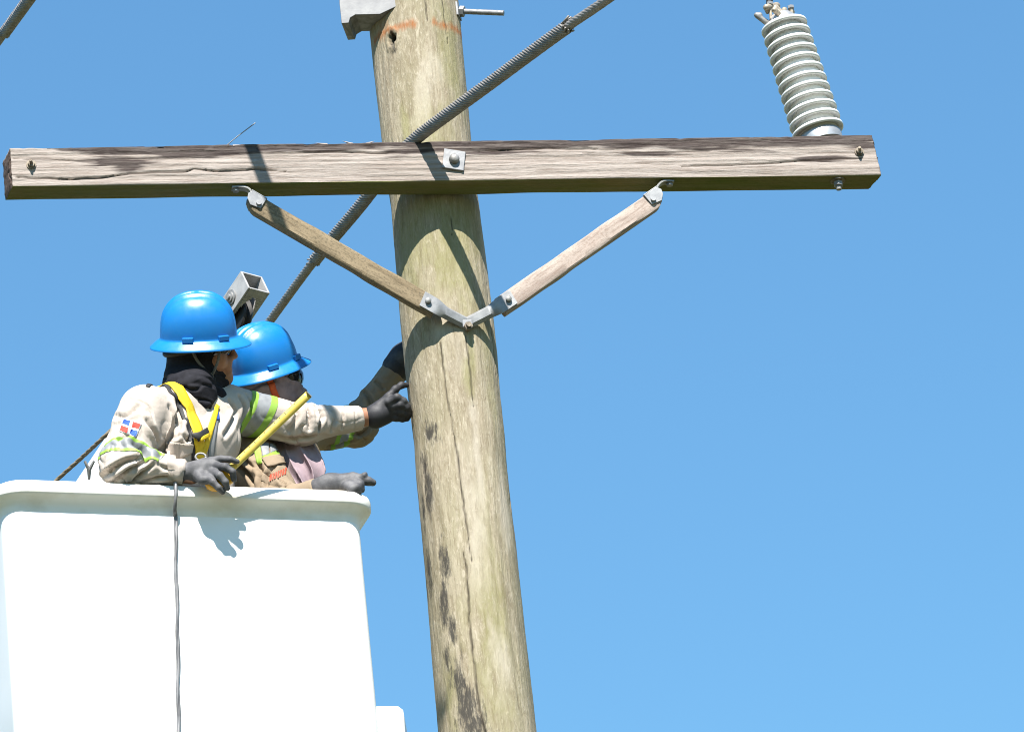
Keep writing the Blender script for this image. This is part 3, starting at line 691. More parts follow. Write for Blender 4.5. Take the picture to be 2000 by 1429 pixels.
s = Sdf(); s.cap(K(1512, 38), K(1548, 36), .012, .012, .008); s.cap(K(1524, 30), K(1514, 18), .012, .013, .006); s.cap(K(1545, 33), K(1545, 24), .009, .012, .006); s.cap(K(1530, 32, .03), K(1532, 20, .05), .01, .01, .006); s.cap(K(1525, 32, -.03), K(1512, 20, -.05), .009, .009, .006)
V, F = s.mesh(.002); mk('saddle', V, F, M['bronze'], cl)
s = Sdf(); s.cap(K(1497, 15, -.02), K(1517, 12, .02), .011, .012, .008); s.cap(K(1517, 14), K(1530, 30), .007, .009, .006); s.cap(K(1496, 16), K(1499, 24), .008, .007, .005)
V, F = s.mesh(.002); mk('keeper', V, F, M['bronze'], cl)
s = Sdf(); s.cap(K(1481, 33), K(1508, 52, .01), .0085, .011, .006); s.cap(K(1478, 30), K(1484, 30), .009, .009, .004)
V, F = s.mesh(.002); mk('arm', V, F, M['galv_dull'], cl)
for a_, b_ in (((1504, 10), (1506, 38)), ((1545, 17), (1549, 36))):
    MB().cyl(K(*a_, -.012), K(*b_, -.012), .0052, .0052, 10).build('bolt', M['bronze'], cl, smooth=False)
    mb = MB(); c0 = K(*a_, -.012); hexnut(mb, c0, nrm(c0 - K(*b_, -.012)), .011, .009); mb.build('nut', M['galv'], cl, smooth=False)
MB().cyl(K(1503, 10), K(1503, -40), .011, .011, 12).build('conductor_stub', M['rubber'], cl, smooth=False)

# ------------------------------------------------------------------ conductors with armour rods
def conductor(name, label, pts, i0, i1, r_thick, r_thin, twist):
    P = resample(spline(pts, 400), .004); root = thing(name, P[len(P) // 2], label, 'cable', 'bare overhead conductors')
    V, F = tube(P, r_thin, 64, 9, .13, twist * 1.1); mk('strand', V, F, M['cable'], root)
    d0 = np.linalg.norm(P - i0, axis=1).argmin(); d1 = np.linalg.norm(P - i1, axis=1).argmin(); d0, d1 = min(d0, d1), max(d0, d1)
    Q = P[d0:d1 + 1]; rr_ = np.full(len(Q), r_thick); V, F = tube(Q, rr_, 96, 12, .24, twist); mk('armour_rods', V, F, M['cable'], root)
    mb = MB(); T, U, W = frames(Q)
    for e, sg in ((0, -1), (len(Q) - 1, 1)):       # rods ending at slightly different lengths
        for j in range(9):
            a_ = 2 * math.pi * j / 9 + .3 * e; l_ = .006 + .028 * ((j * 7) % 9) / 9.0; dirr = U[e] * math.cos(a_) + W[e] * math.sin(a_)
            mb.cyl(Q[e] + dirr * (r_thick * .84), Q[e] + dirr * (r_thick * .84) + T[e] * sg * l_ + (U[e] * -math.sin(a_) + W[e] * math.cos(a_)) * l_ * .5, .0037, .0032, 7)
    mb.build('rod_ends', M['cable'], root, smooth=True)['kind'] = 'stuff'
    return P
ztop = AZ0 + .142
cz = ztop + .019
SG = .12
def sag(px, py): return on_plane(px, py, A(0, 0, cz), nrm(Z - SG * AN))
q = [sag(1330, -105), sag(1185, 0), sag(1090, 65), sag(950, 168), sag(880, 219), sag(815, 268), on_z(776, 308, cz), on_z(738, 357, cz - .002), on_z(700, 406, cz - .006), on_z(615, 508, cz - .012), on_z(525, 630, cz - .02), on_z(420, 775, cz - .03)]
COND = conductor('conductor_cable', 'thick twisted conductor draped over the crossarm in front of the pole', q, sag(1103, 52), on_z(617, 506, cz - .012), .0215, .0148, 36.0)
for p_ in (0, 3, 5, 6, 7, 8, 11): print('cond', p_, np.round([np.dot(q[p_] - AO, AX), np.dot(q[p_] - AO, AN), q[p_][2]], 3), 'pole dist', round(math.hypot(q[p_][0] - PX0, q[p_][1] - Y0), 3))
x, z = arm_at(492, 288)
best = None
def proj(P):
    v_ = P - CAM; d_ = v_ @ _F; return np.array([1000 + FPX * (v_ @ RC) / d_, 714.5 - FPX * (v_ @ UC) / d_])
for tau in np.linspace(.2, 1.6, 141):             # the point of the second conductor that shades the arm
    Q2 = A(x, 0, z) + SUN / abs(np.dot(SUN, AN)) * tau; e_ = proj(Q2) - np.array([28, 38]); e_ = abs(e_[0] * 82 + e_[1] * 60)
    if best is None or e_ < best[0]: best = (e_, Q2)
Q2 = best[1]; best = None
for yy in np.linspace(Q2[1] - .5, Q2[1] + 3.0, 351):
    p2 = J(28, 38, yy - Y0); d_ = p2 - Q2
    if np.dot(d_, AN) < .2: continue
    sh = d_ - SUN * (np.dot(d_, AN) / np.dot(SUN, AN)); e_ = abs(np.dot(sh, AX) / sh[2] - -.27)
    if best is None or e_ < best[0]: best = (e_, yy)
p2 = J(28, 38, best[1] - Y0); print('cond2', best, Q2, p2); d2 = nrm(p2 - Q2)
p3 = p2 + d2 * .12
conductor('conductor_cable', 'twisted conductor end crossing the top left corner of the sky', [Q2 - d2 * 1.2, Q2 - d2 * .6, Q2, Q2 + (p2 - Q2) * .5, p2, p2 + d2 * .5, p2 + d2 * 2.5], Q2 - d2 * .5, p3, .0215, .0148, 36.0)
x, z = arm_at(437, 285, .02)
tw = [A(x, .02, AZ0 + .139), A(x + .012, .012, AZ0 + .145), A(*[arm_at(466, 265, 0)[0], 0, arm_at(466, 265, 0)[1]]), A(*[arm_at(499, 240, -.02)[0], -.02, arm_at(499, 240, -.02)[1]])]
V, F = tube(resample(spline(tw, 30), .006), .0016, 6); top(mk('tie_wire', V, F, M['galv']), 'thin bright tie wire sticking up from the crossarm left half', 'wire')

# ------------------------------------------------------------------ the bucket
def solve_yaw():
    p0 = J(640, 980, -.44); lo, hi = R_(5), R_(35)
    for _ in range(40):
        m = (lo + hi) / 2; n_ = np.array([-math.sin(m), math.cos(m), 0]); q_ = on_plane(52, 961, p0, n_)
        if q_[2] > p0[2]: lo = m
        else: hi = m
    return m
YB = solve_yaw(); print('bucket yaw', math.degrees(YB))
BX = np.array([math.cos(YB), math.sin(YB), 0]); BNv = np.array([-math.sin(YB), math.cos(YB), 0])
BP = J(640, 980, -.44); BZ = BP[2] + .040          # rim top
def B(x, n, z): return np.array([BP[0], BP[1], 0]) + BX * x + BNv * n + Z * z
def bk_x(px, py, n=0.0): return np.dot(on_plane(px, py, BP + BNv * n, BNv) - BP, BX)
LIP = .040
bx1 = bk_x(716, 985) - LIP + .040; bx0 = bk_x(-14, 950) + LIP; BD = .62
def rrect(o, rad=.062, seg=10):                    # rounded rectangle at outward offset o
    r_ = rad + o; x0, x1, n0, n1 = bx0 - o, bx1 + o, LIP - o, LIP + BD + o; pts = []
    for (cx, cy, a0) in ((x1 - r_, n0 + r_, -90), (x1 - r_, n1 - r_, 0), (x0 + r_, n1 - r_, 90), (x0 + r_, n0 + r_, 180)):
        for i in range(seg + 1):
            a = R_(a0 + 90.0 * i / seg); pts.append((cx + r_ * math.cos(a), cy + r_ * math.sin(a)))
    # extra points along the straight sides keep the shading even
    return pts
def sweep(prof, capb=False):
    V = []; n_ = None
    for o, z in prof:
        lp = rrect(o); n_ = len(lp); V += [B(x, y, BZ + z) for x, y in lp]
    F = []
    for k in range(len(prof) - 1):
        for i in range(n_): F.append([k * n_ + i, k * n_ + (i + 1) % n_, (k + 1) * n_ + (i + 1) % n_, (k + 1) * n_ + i])
    if capb: F.append(list(range(n_))[::-1])
    return V, F
bucket = thing('lift_bucket', B((bx0 + bx1) / 2, LIP + BD / 2, BZ - 1.08), 'large white lift bucket with thick rim holding two line workers', 'lift bucket')
V, F = sweep([(-.03, -1.08), (-.008, -1.07), (0, -1.05), (0, -.6), (0, -.3), (0, -.080)], True); mk('shell', V, F, M['white'], bucket, auto=50)
V, F = sweep([(0, -.083), (.003, -.070), (.010, -.056), (.032, -.041), (.0375, -.0375), (.040, -.033), (.0405, -.007), (.038, -.002), (.032, 0), (-.008, 0)]); mk('rim', V, F, M['rim'], bucket, auto=60)
V, F = sweep([(.016, .0), (.016, .009), (.012, .013), (-.02, .013), (-.024, .008), (-.026, -.2), (-.026, -1.02)]); F.append([6 * 44 + i for i in range(44)]); mk('liner', V, F, M['liner'], bucket, auto=50)
# white box at the lower right of the bucket
c0 = [J(730, 1377, -.25), J(778, 1377, -.25), J(787, 1384, -.25), J(789, 1395, -.25), J(795, 1500, -.25), J(742, 1500, -.25)]
MB().prism(c0, np.zeros(3), np.array([0, .16, 0])).build('valve_box', M['white'], bucket, smooth=False, bevel=.008)
# grey twin wire hanging over the rim and down the front
wp = [B(bk_x(340, 948), .05, BZ + .02), B(bk_x(341, 950), .0, BZ + .012), B(bk_x(342, 956), -.007, BZ - .006), B(bk_x(342, 968), -.006, BZ - .042), B(bk_x(343, 985), .014, BZ - .075)]
for (a_, b_) in ((343, 1010), (344, 1060), (343, 1110), (346, 1170), (346, 1230), (348, 1290), (347, 1340), (349, 1400), (348, 1440), (350, 1520)):
    x_ = bk_x(a_, b_, LIP - .008); z_ = on_plane(a_, b_, BP + BNv * (LIP - .008), BNv)[2]; wp.append(B(x_, LIP - .008, z_))
V, F = tube(resample(spline(wp, 200), .006), .0062, 20, 2, .5, 16.0); top(mk('hanging_wire', V, F, M['wire']), 'twisted grey wire hanging down the front of the white bucket', 'wire')

# ------------------------------------------------------------------ jib behind the workers
CN = -_F
ja = nrm(.523 * RC + .732 * UC + .44 * CN); ju = nrm(.78 * RC - .204 * UC - .59 * CN); ju = nrm(ju - ja * np.dot(ju, ja)); jv = np.cross(ja, ju)
if np.dot(jv, UC) > 0: jv = -jv
JH = J(499, 551, .45); hs = .043
jib = thing('winch_jib', JH - ja * 1.0, 'white jib with open steel head and sheave behind the helmets', 'jib')
mb = MB(); tk = .0035; Lh = .40
def jp(a, u, v): return JH + ja * a + ju * u + jv * v
mb.box(jp(-Lh / 2, 0, -hs + tk), ja, ju, jv, Lh / 2, hs, tk)                   # upper plate
mb.box(jp(-Lh / 2, -hs + tk, .002), ja, ju, jv, Lh / 2, tk, hs - .0035)        # left side plate
mb.box(jp(-Lh / 2, hs - tk, .002), ja, ju, jv, Lh / 2, tk, hs - .0035)
mb.box(jp(-.017, 0, hs - tk), ja, ju, jv, .017, hs - .0075, tk)                # lower lip
for sg in (-1, 1):                                                             # webs curving back along the slot
    w_ = [(-.034, .0), (-.042, 0), (-.052, 0), (-.064, 0), (-.080, .004), (-.11, .010), (-.16, .014), (-Lh, .016)]
    for (a0_, _), (a1_, _) in zip(w_[:-1], w_[1:]):
        t_ = .030 * max(0, 1 - math.sqrt(max(0, -(a0_ + .030)) / .055)) + .006
        mb.box(jp((a0_ + a1_) / 2, sg * (hs - .0075 - t_ / 2), hs - tk), ja, ju, jv, (a0_ - a1_) / 2, t_ / 2, tk * .98)
mb.build('steel_head', M['jib'], jib, smooth=False, bevel=.0015)
V, F = lathe(jp(-.085, -hs - .0005, -.005), -ju, [(.026, 0), (.026, .004), (.018, .0045), (.0175, .009), (.010, .010), (.0095, .016), (.002, .017)], 28); mk('pin_boss', V, F, M['galv_dull'], jib, auto=40)
V, F = lathe(jp(-.140, -.020, .018), ju, [(.02, 0), (.070, .002), (.074, .008), (.062, .018), (.062, .022), (.074, .032), (.070, .038), (.02, .040)], 40); mk('sheave', V, F, M['rubber'], jib, auto=40)
mb = MB(); hw = .092
mb.box(jp(-1.06, 0, 0), ja, ju, jv, .44, hw, hw); mb.build('beam', M['white'], jib, smooth=False, bevel=.012)
mb = MB(); p_ = J(174, 918, .40); mb.cyl(p_, p_ + UC * .03 + RC * -.014, .006, .004, 8); mb.cyl(p_, p_ + UC * .03 + RC * .016, .006, .004, 8); mb.cyl(p_ - UC * .03, p_, .004, .007, 8); mb.build('latch', M['galv_dull'], jib, smooth=False)

# ------------------------------------------------------------------ people
def frame_fu(f, u):
    f = nrm(f); u = np.asarray(u, float); u = nrm(u - f * np.dot(u, f)); l = np.cross(u, f); return f, l, u
def loc2w(o, fr): return lambda x, y, z: o + fr[0] * x + fr[1] * y + fr[2] * z
def helmet(parent, c, fr, name='hard_hat', S=1.0):
    w = lambda x, y, z: c + (fr[0] * x + fr[1] * y + fr[2] * z) * S; NT_ = 120; th_ = np.linspace(0, 2 * math.pi, NT_, endpoint=False); rows = []
    def ringp(rx, ry, z, front=0.0, bmp=None): 
        out_ = []
        for t_ in th_:
            cx, sy = math.cos(t_), math.sin(t_); e = 2.25
            k_ = (abs(cx) ** e + abs(sy) ** e) ** (-1 / e); x = cx * k_ * rx + (front * max(0, cx) ** 2); y = sy * k_ * ry; zz2 = z
            if bmp is not None: zz2, s_ = bmp(x, y, z); x *= s_; y *= s_
            out_.append((x, y, zz2))
        return out_
    def ridge(x, y, z):
        h_ = max(0, min(1, (z - .035) / .05))
        r_ = .0060 * math.exp(-(y / .0080) ** 4) + .0060 * math.exp(-((abs(y) - .030) / .0070) ** 4)
        return z + r_ * h_, 1 + r_ * h_ * 3.0
    for k in range(30):
        a_ = math.pi / 2 * (1 - k / 29.0); rows.append(ringp(.117 * max(.004, math.cos(a_) ** .80), .101 * max(.004, math.cos(a_) ** .80), .016 + .130 * math.sin(a_) ** .92, 0, ridge))
    rows.append(ringp(.1175, .1015, .012)); rows.append(ringp(.1195, .1035, .0085)); rows.append(ringp(.123, .107, .006))
    rows.append(ringp(.132, .115, .0005, .004)); rows.append(ringp(.141, .123, -.0075, .008)); rows.append(ringp(.147, .128, -.0125, .010)); rows.append(ringp(.1495, .130, -.0152, .011)); rows.append(ringp(.1495, .130, -.0185, .011)); rows.append(ringp(.147, .128, -.0185, .010))
    rows.append(ringp(.132, .115, -.005, .004)); rows.append(ringp(.117, .101, .001)); rows.append(ringp(.112, .096, .02)); rows.append(ringp(.10, .085, .07)); rows.append(ringp(.06, .05, .115)); rows.append(ringp(.005, .005, .125))
    V = []; F = []
    for r_ in rows: V += [w(*p) for p in r_]
    for k in range(len(rows) - 1):
        for i in range(NT_): F.append([k * NT_ + i, (k + 1) * NT_ + i, (k + 1) * NT_ + (i + 1) % NT_, k * NT_ + (i + 1) % NT_])
    F.append(list(range(NT_))); o = mk(name, V, F, M['helmet'], parent, auto=60)
    for (x, sgn) in ((-.028, -1), (.078, -1), (-.028, 1), (.078, 1)):             # accessory slots at the foot of the shell
        e = 2.25; y = .1015 * (1 - (abs(x) / .1175) ** e) ** (1 / e) * sgn
        tx = np.array([.1015 ** 2 * 0 + 1, -(x / .1175) ** 1 * .6 * sgn, 0]); tdir = nrm(fr[0] * 1 + fr[1] * (-(x / .1175) * .75 * sgn)); ndir = nrm(np.cross(tdir, fr[2])) ; ndir = ndir if np.dot(ndir, w(x, y, 0) - c) > 0 else -ndir
        MB().box(w(x, y, .0150) + ndir * .0035, tdir, ndir, fr[2], .0170, .0060, .0080).build('accessory_slot', M['helmet'], o, smooth=False, bevel=.002)
    return o
def segpar(P, a, b):
    ab = b - a; u = np.clip(((P - a) @ ab) / (ab @ ab), 0, 1); q_ = P - a - u[:, None] * ab
    return u, np.linalg.norm(q_, axis=1), q_
def creases(q_, seed, w=.16):
    n_ = fbm(q_, 2, seed, .45); return np.exp(-(n_ / w) ** 2), n_
def sleeve_folds(V, N, segs, torso_axis, amp=1.0, seed=0):
    """cloth folds: creases round the limbs, bunched at elbows and wrists; long drapes on the trunk"""
    best = np.full(len(V), 9.0); dsp = np.zeros(len(V)); 
    T_, fu = torso_axis; fl = nrm(np.cross(fu, T_)); 
    q0 = np.stack([(V @ fl) * 11 + (V @ T_) * 5, (V @ T_) * 3.2 - (V @ fl) * 2, (V @ fu) * 6], 1)
    cv, nb2 = creases(q0, seed + 3, .13); dsp = amp * (.013 * (np.abs(nb2) ** .6 - .55) - .004 * cv)
    for i, (a, b, r0, r1) in enumerate(segs):
        u, d, q_ = segpar(V, a, b); L = np.linalg.norm(b - a); ax = (b - a) / L; e1 = nrm(np.cross(ax, Z)); e2 = np.cross(ax, e1)
        rel = d / (r0 + (r1 - r0) * u); inside = (rel < 1.45)
        s_ = u * L; c1, c2 = (q_ @ e1) / np.maximum(d, 1e-6), (q_ @ e2) / np.maximum(d, 1e-6)
        qq = np.stack([s_ * 15 + 1.1 * c1 + 5 * i, c1 * 1.1 + s_ * 4, c2 * 1.1 + seed], 1)
        cv, nb2 = creases(qq, seed + 11 * i, .20); qf = np.stack([s_ * 34 + 2.0 * c2, c1 * 1.6, c2 * 1.6 + 3], 1); cf, nf = creases(qf, seed + 7 + i, .2)
        joint = .45 + 1.0 * np.exp(-((u - (1 if i % 2 == 0 else 0)) / .28) ** 2)
        dd = amp * joint * (.0115 * (np.abs(nb2) ** .6 - .6) - .004 * cv + .0045 * (np.abs(nf) ** .7 - .5)) * np.clip((1.02 - u) / .12, .25, 1) ** (1 if i % 2 else 0)
        take = inside & (rel < best); best = np.where(take, rel, best); wgt = sstep(1.45, 1.15, rel)
        dsp = np.where(take, dsp * (1 - wgt) + dd * wgt, dsp)
    return V + N * dsp[:, None]
def traced(V, F, specs):
    """press single creases, drawn as pixel paths, into a garment"""
    bv = bvh_of(V, F); N_ = vnormals(V, F); out_ = V.copy(); dsp = np.zeros(len(V))
    for pix, w_, d_ in specs:
        P = []
        for a, b in resample(spline(np.array(pix, float), 24), 3.0):
            r_ = bv.ray_cast(Vector(CAM), Vector(nrm(ray(a, b))))
            if r_[0] is not None: P.append(np.array(r_[0]))
        if len(P) < 3: continue
        P = np.array(P); c_ = P.mean(0); R__ = np.linalg.norm(P - c_, axis=1).max() + 6 * w_
        ids = np.where(np.linalg.norm(V - c_, axis=1) < R__)[0]
        D = np.linalg.norm(V[ids][:, None] - P[None], axis=2); k = D.argmin(1); dm = D[np.arange(len(ids)), k]
        T = np.gradient(P, axis=0); T = T / np.maximum(np.linalg.norm(T, axis=1), 1e-9)[:, None]
        side = np.sign(np.einsum('ij,ij->i', np.cross(T[k], N_[ids]), V[ids] - P[k])); x = dm * side
        tap = np.sin(np.pi * np.clip((k + 2.0) / (len(P) + 3.0), 0, 1)) ** .6
        dsp[ids] += 1.7 * d_ * tap * (-np.exp(-(x / w_) ** 2) + .55 * np.exp(-((x - 2.1 * w_) / (1.3 * w_)) ** 2) + .35 * np.exp(-((x + 2.2 * w_) / (1.4 * w_)) ** 2))
    return V + N_ * dsp[:, None]
def wristcut(ws):
    def f(P):
        out_ = np.full(len(P), -1.0)
        for W_, d_ in ws:
            v_ = P - W_; out_ = np.maximum(out_, np.where(np.linalg.norm(v_, axis=1) < .10, v_ @ d_, -1.0))
        return out_
    return f
def bandmesh(V, F, axis_a, axis_b, rmax, p0, n, d0, d1, lift=.0018):
    """the slice of a garment between two planes, lifted off its surface"""
    ctr = V[F].mean(1); _, dist, _q = segpar(ctr, axis_a, axis_b); h = (ctr - p0) @ n
    keep = F[(dist < rmax) & (h > d0 - .02) & (h < d1 + .02)]
    bm = bmesh.new(); ids = np.unique(keep); mp = {int(i): bm.verts.new(V[i]) for i in ids}
    for f_ in keep: bm.faces.new([mp[int(i)] for i in f_])
    for d_, sg in ((d0, -1), (d1, 1)):
        bmesh.ops.bisect_plane(bm, geom=bm.verts[:] + bm.edges[:] + bm.faces[:], plane_co=Vector(p0 + n * d_), plane_no=Vector(n * sg), clear_outer=True)
    bm.normal_update()
    co = [(v.co + v.normal * lift) for v in bm.verts]; bm.verts.index_update(); Fc = [[v.index for v in f_.verts] for f_ in bm.faces]; Vc = np.array([list(c_) for c_ in co]); bm.free()
    return Vc, Fc
def surf(bvh, px, py, dy):
    d = nrm(ray(px, py)); r_ = bvh.ray_cast(Vector(CAM), Vector(d))
    if r_[0] is None: r_ = bvh.find_nearest(Vector(J(px, py, dy)))
    n_ = np.array(r_[1]); return np.array(r_[0]), n_
def ribbon(bvh, pix, width, lift, dy=0.0, step=.006, na=5, pts3=None):
    P = np.array([surf(bvh, a, b, dy)[0] for a, b in pix]) if pts3 is None else np.asarray(pts3); P = resample(spline(P, 80), step); T = np.gradient(P, axis=0); V = []
    wd = np.interp(np.linspace(0, 1, len(P)), np.linspace(0, 1, len(np.atleast_1d(width))), np.atleast_1d(width)) if np.ndim(width) else np.full(len(P), width)
    nprev = None
    for i, p in enumerate(P):
        r_ = bvh.find_nearest(Vector(p)); n_ = np.array(r_[1]); n_ = n_ if nprev is None else nrm(.35 * n_ + .65 * nprev); nprev = n_
        t_ = nrm(T[i]); sd = nrm(np.cross(n_, t_))
        for k in np.linspace(-.5, .5, na):
            r2 = bvh.find_nearest(Vector(np.array(r_[0]) + n_ * .004 + sd * k * wd[i])); V.append((np.array(r2[0]) * .6 + (np.array(r_[0]) + sd * k * wd[i]) * .4) + n_ * lift)
    F = []
    for i in range(len(P) - 1):
        for k in range(na - 1): F.append([i * na + k, i * na + k + 1, (i + 1) * na + k + 1, (i + 1) * na + k])
    return np.array(V), F
def patch(bvh, q4, nu=8, nv=8, lift=.002, dy=0.0):
    q4 = np.array(q4, float); V = []; F = []
    for j in range(nv + 1):
        for i in range(nu + 1):
            u, v_ = i / nu, j / nv; p = (q4[0] * (1 - u) + q4[1] * u) * (1 - v_) + (q4[3] * (1 - u) + q4[2] * u) * v_
            s_, n_ = surf(bvh, p[0], p[1], dy); V.append(s_ + n_ * lift)
    for j in range(nv):
        for i in range(nu): a = j * (nu + 1) + i; F.append([a, a + nu + 1, a + nu + 2, a + 1])
    return np.array(V), F
def wrinkle(V, F, amp, fx, seed, w=.17):
    N_ = vnormals(V, F); c_, n_ = creases(V * np.asarray(fx), seed, w); return V + N_ * (amp * (.8 * n_ - c_))[:, None]
def addhead(s, w, k=.012):
    s.ell(w(.002, 0, .012), np.array([w.fr[0], w.fr[1], w.fr[2]]), (.088, .075, .104), k)
    s.cap(w(.035, 0, -.062), w(.072, 0, -.098), .045, .026, .03)
    s.cap(w(.090, 0, .004), w(.1075, 0, -.033), .008, .0100, .010)
    s.cap(w(.096, .009, -.037), w(.096, -.009, -.037), .0075, .0075, .008)
    s.cap(w(.084, .018, -.066), w(.084, -.018, -.066), .0125, .0125, .012)
    s.cap(w(.082, .012, -.050), w(.082, -.012, -.050), .017, .017, .012); s.cap(w(.078, .006, -.100), w(.078, -.006, -.100), .018, .018, .015)
    s.cap(w(.088, .014, -.078), w(.088, -.014, -.078), .0095, .0095, .008)
    s.ell(w(.045, .042, -.035), np.array(w.fr), (.04, .028, .04), .02); s.ell(w(.045, -.042, -.035), np.array(w.fr), (.04, .028, .04), .02)
    s.cap(w(.082, .035, .012), w(.082, -.035, .012), .012, .012, .015)
    return s
class HF:
    def __init__(s, o, fr): s.o = o; s.fr = fr
    def __call__(s, x, y, z): return s.o + s.fr[0] * x + s.fr[1] * y + s.fr[2] * z

# ---------------- worker nearest the camera
DY1 = -.40
HC = J(388, 664, DY1); fr1 = frame_fu((1, .05, -.055), (0, -math.sin(R_(34)), math.cos(R_(34)))); hw1 = HF(HC - fr1[2] * .020, fr1)
SR, SL = J(283, 803, -.52), J(446, 800, -.27); ER, WR = J(238, 904, -.61), J(360, 925, -.585); EL, WL = J(588, 829, -.15), J(703, 816, -.07)
person1 = thing('person', B(-.5, .35, BZ - 1.05), 'worker in blue hard hat, black hood and yellow harness reaching to the pole', 'person')
NB = J(366, 790, -.385)
def torso(s, g=0.0):
    s.cap(SR + (SL - SR) * .14, SL - (SL - SR) * .10, .072 + g, .070 + g, .04)
    s.cap(J(348, 872, -.43), J(408, 862, -.33), .098 + g, .098 + g, .06); s.cap(J(308, 815, -.35), J(372, 815, -.25), .085 + g, .08 + g, .06)
    s.cap(J(325, 965, -.38), J(392, 965, -.30), .102 + g, .106 + g, .08); s.cap(J(292, 1080, -.36), J(380, 1080, -.26), .110 + g, .110 + g, .08)
    return s
s = Sdf(); addhead(s, hw1); s.cap(hw1(-.03, 0, -.05), NB, .055, .06, .03); torso(s, -.02)
s.cap(SR, ER, .05, .042, .03); s.cap(ER, WR + nrm(WR - ER) * .02, .04, .028, .02); s.cap(SL, EL, .05, .042, .03); s.cap(EL, WL + nrm(WL - EL) * .035, .04, .0285, .02)
V, F = s.mesh(.0035); mk('body', V, F, M['skin'], person1)
s = Sdf(); torso(s); s.cap(SR, ER, .080, .068, .014); s.cap(ER, WR, .060, .0375, .03); s.cap(SL, EL, .074, .063, .04); s.cap(EL, WL, .058, .0385, .03); s.cap(J(352, 800, -.40), J(372, 780, -.385), .075, .062, .04)
segs1 = [(SR, ER, .080, .066), (ER, WR, .060, .0375), (SL, EL, .074, .063), (EL, WL, .058, .0385)]
V, F = s.mesh(.004, wristcut([(WR, nrm(WR - ER)), (WL, nrm(WL - EL))])); N_ = vnormals(V, F)
V = sleeve_folds(V, N_, segs1, (Z, nrm(np.array([.6, -.75, 0]))), .42, 5)
V = traced(V, F, [([(348, 785), (350, 805), (342, 835), (326, 865), (312, 893)], .010, .016), ([(248, 778), (275, 785), (293, 800), (300, 825)], .004, .003), ([(222, 812), (245, 812), (272, 792)], .009, .008), ([(288, 822), (300, 842), (308, 868)], .008, .009),
    ([(272, 897), (245, 902), (218, 918), (200, 930)], .007, .012), ([(285, 903), (255, 915), (225, 938)], .006, .010), ([(300, 908), (278, 922), (250, 946)], .006, .009), ([(262, 868), (280, 882), (284, 900)], .010, .012), ([(285, 938), (310, 932), (338, 930)], .005, .007), ([(292, 952), (320, 945), (335, 950)], .006, .006), ([(310, 908), (325, 915), (345, 918)], .005, .005), ([(230, 860), (250, 850), (262, 835)], .007, .006),
    ([(330, 795), (336, 820), (330, 850)], .007, .007), ([(347, 812), (352, 832), (346, 852)], .006, .006), ([(365, 835), (372, 850), (366, 862)], .005, .005), ([(338, 852), (343, 858), (349, 852)], .005, .006), ([(360, 854), (365, 860), (371, 856)], .005, .006),
    ([(449, 785), (458, 805), (450, 830), (438, 850)], .007, .010), ([(468, 775), (476, 797), (470, 825)], .006, .009), ([(482, 772), (490, 790), (488, 810)], .005, .005), ([(572, 790), (580, 812), (566, 842)], .007, .008), ([(594, 789), (604, 812), (604, 838)], .006, .010), ([(616, 792), (628, 812), (622, 838)], .006, .009), ([(640, 794), (654, 812), (648, 840)], .006, .007), ([(660, 797), (670, 812), (668, 836)], .004, .005), ([(535, 850), (570, 856), (610, 850)], .007, .007), ([(692, 793), (694, 815), (693, 838)], .003, .002)])
shirtV1, shirtF1 = V, F
shirt = mk('shirt', V, F, M['shirt'], person1); bv1 = bvh_of(V, F)
s = Sdf(); s.cap(J(300, 1040, -.38), J(375, 1040, -.28), .118, .118, .05); s.cap(J(305, 1080, -.38), J(312, 1450, -.42), .098, .07, .05); s.cap(J(370, 1080, -.27), J(395, 1450, -.28), .098, .07, .05); s.cap(J(312, 1450, -.42), J(350, 1462, -.46), .06, .05, .03); s.cap(J(395, 1450, -.28), J(435, 1455, -.30), .06, .05, .03)
V, F = s.mesh(.012); mk('trousers', V, F, M['trouser'], person1)
# black hood with the face left open, hanging in folds round the neck
s = Sdf(); s.ell(hw1(-.002, 0, .008), np.array(fr1), (.096, .086, .112), .02); s.cap(hw1(.012, 0, -.06), hw1(.045, 0, -.104), .060, .036, .03)
s.cap(hw1(-.030, 0, -.05), J(368, 765, -.385), .060, .074, .04); s.cap(J(362, 768, -.385), J(352, 748, -.33), .07, .055, .04); s.cap(J(385, 760, -.43), J(404, 790, -.43), .060, .022, .03); s.cap(J(378, 770, -.42), J(408, 775, -.36), .06, .05, .03)
s.ell(hw1(.158, 0, -.026), np.array(fr1), (.086, .080, .074), .006, '-')
for sg in (-1, 1): s.cap(hw1(.025, sg * .060, -.070), hw1(.066, sg * .018, -.112), .026, .022, .012)
s.cap(hw1(.066, .018, -.112), hw1(.066, -.018, -.112), .022, .022, .012)
V, F = s.mesh(.0035); u_ = ((V - hw1.o) @ fr1[2]); V2 = wrinkle(V, F, .007, (9, 9, 26), 71); V = V + (V2 - V) * sstep(-.03, -.09, u_)[:, None]; mk('hood', V, F, M['black'], person1); bh1 = bvh_of(V, F)
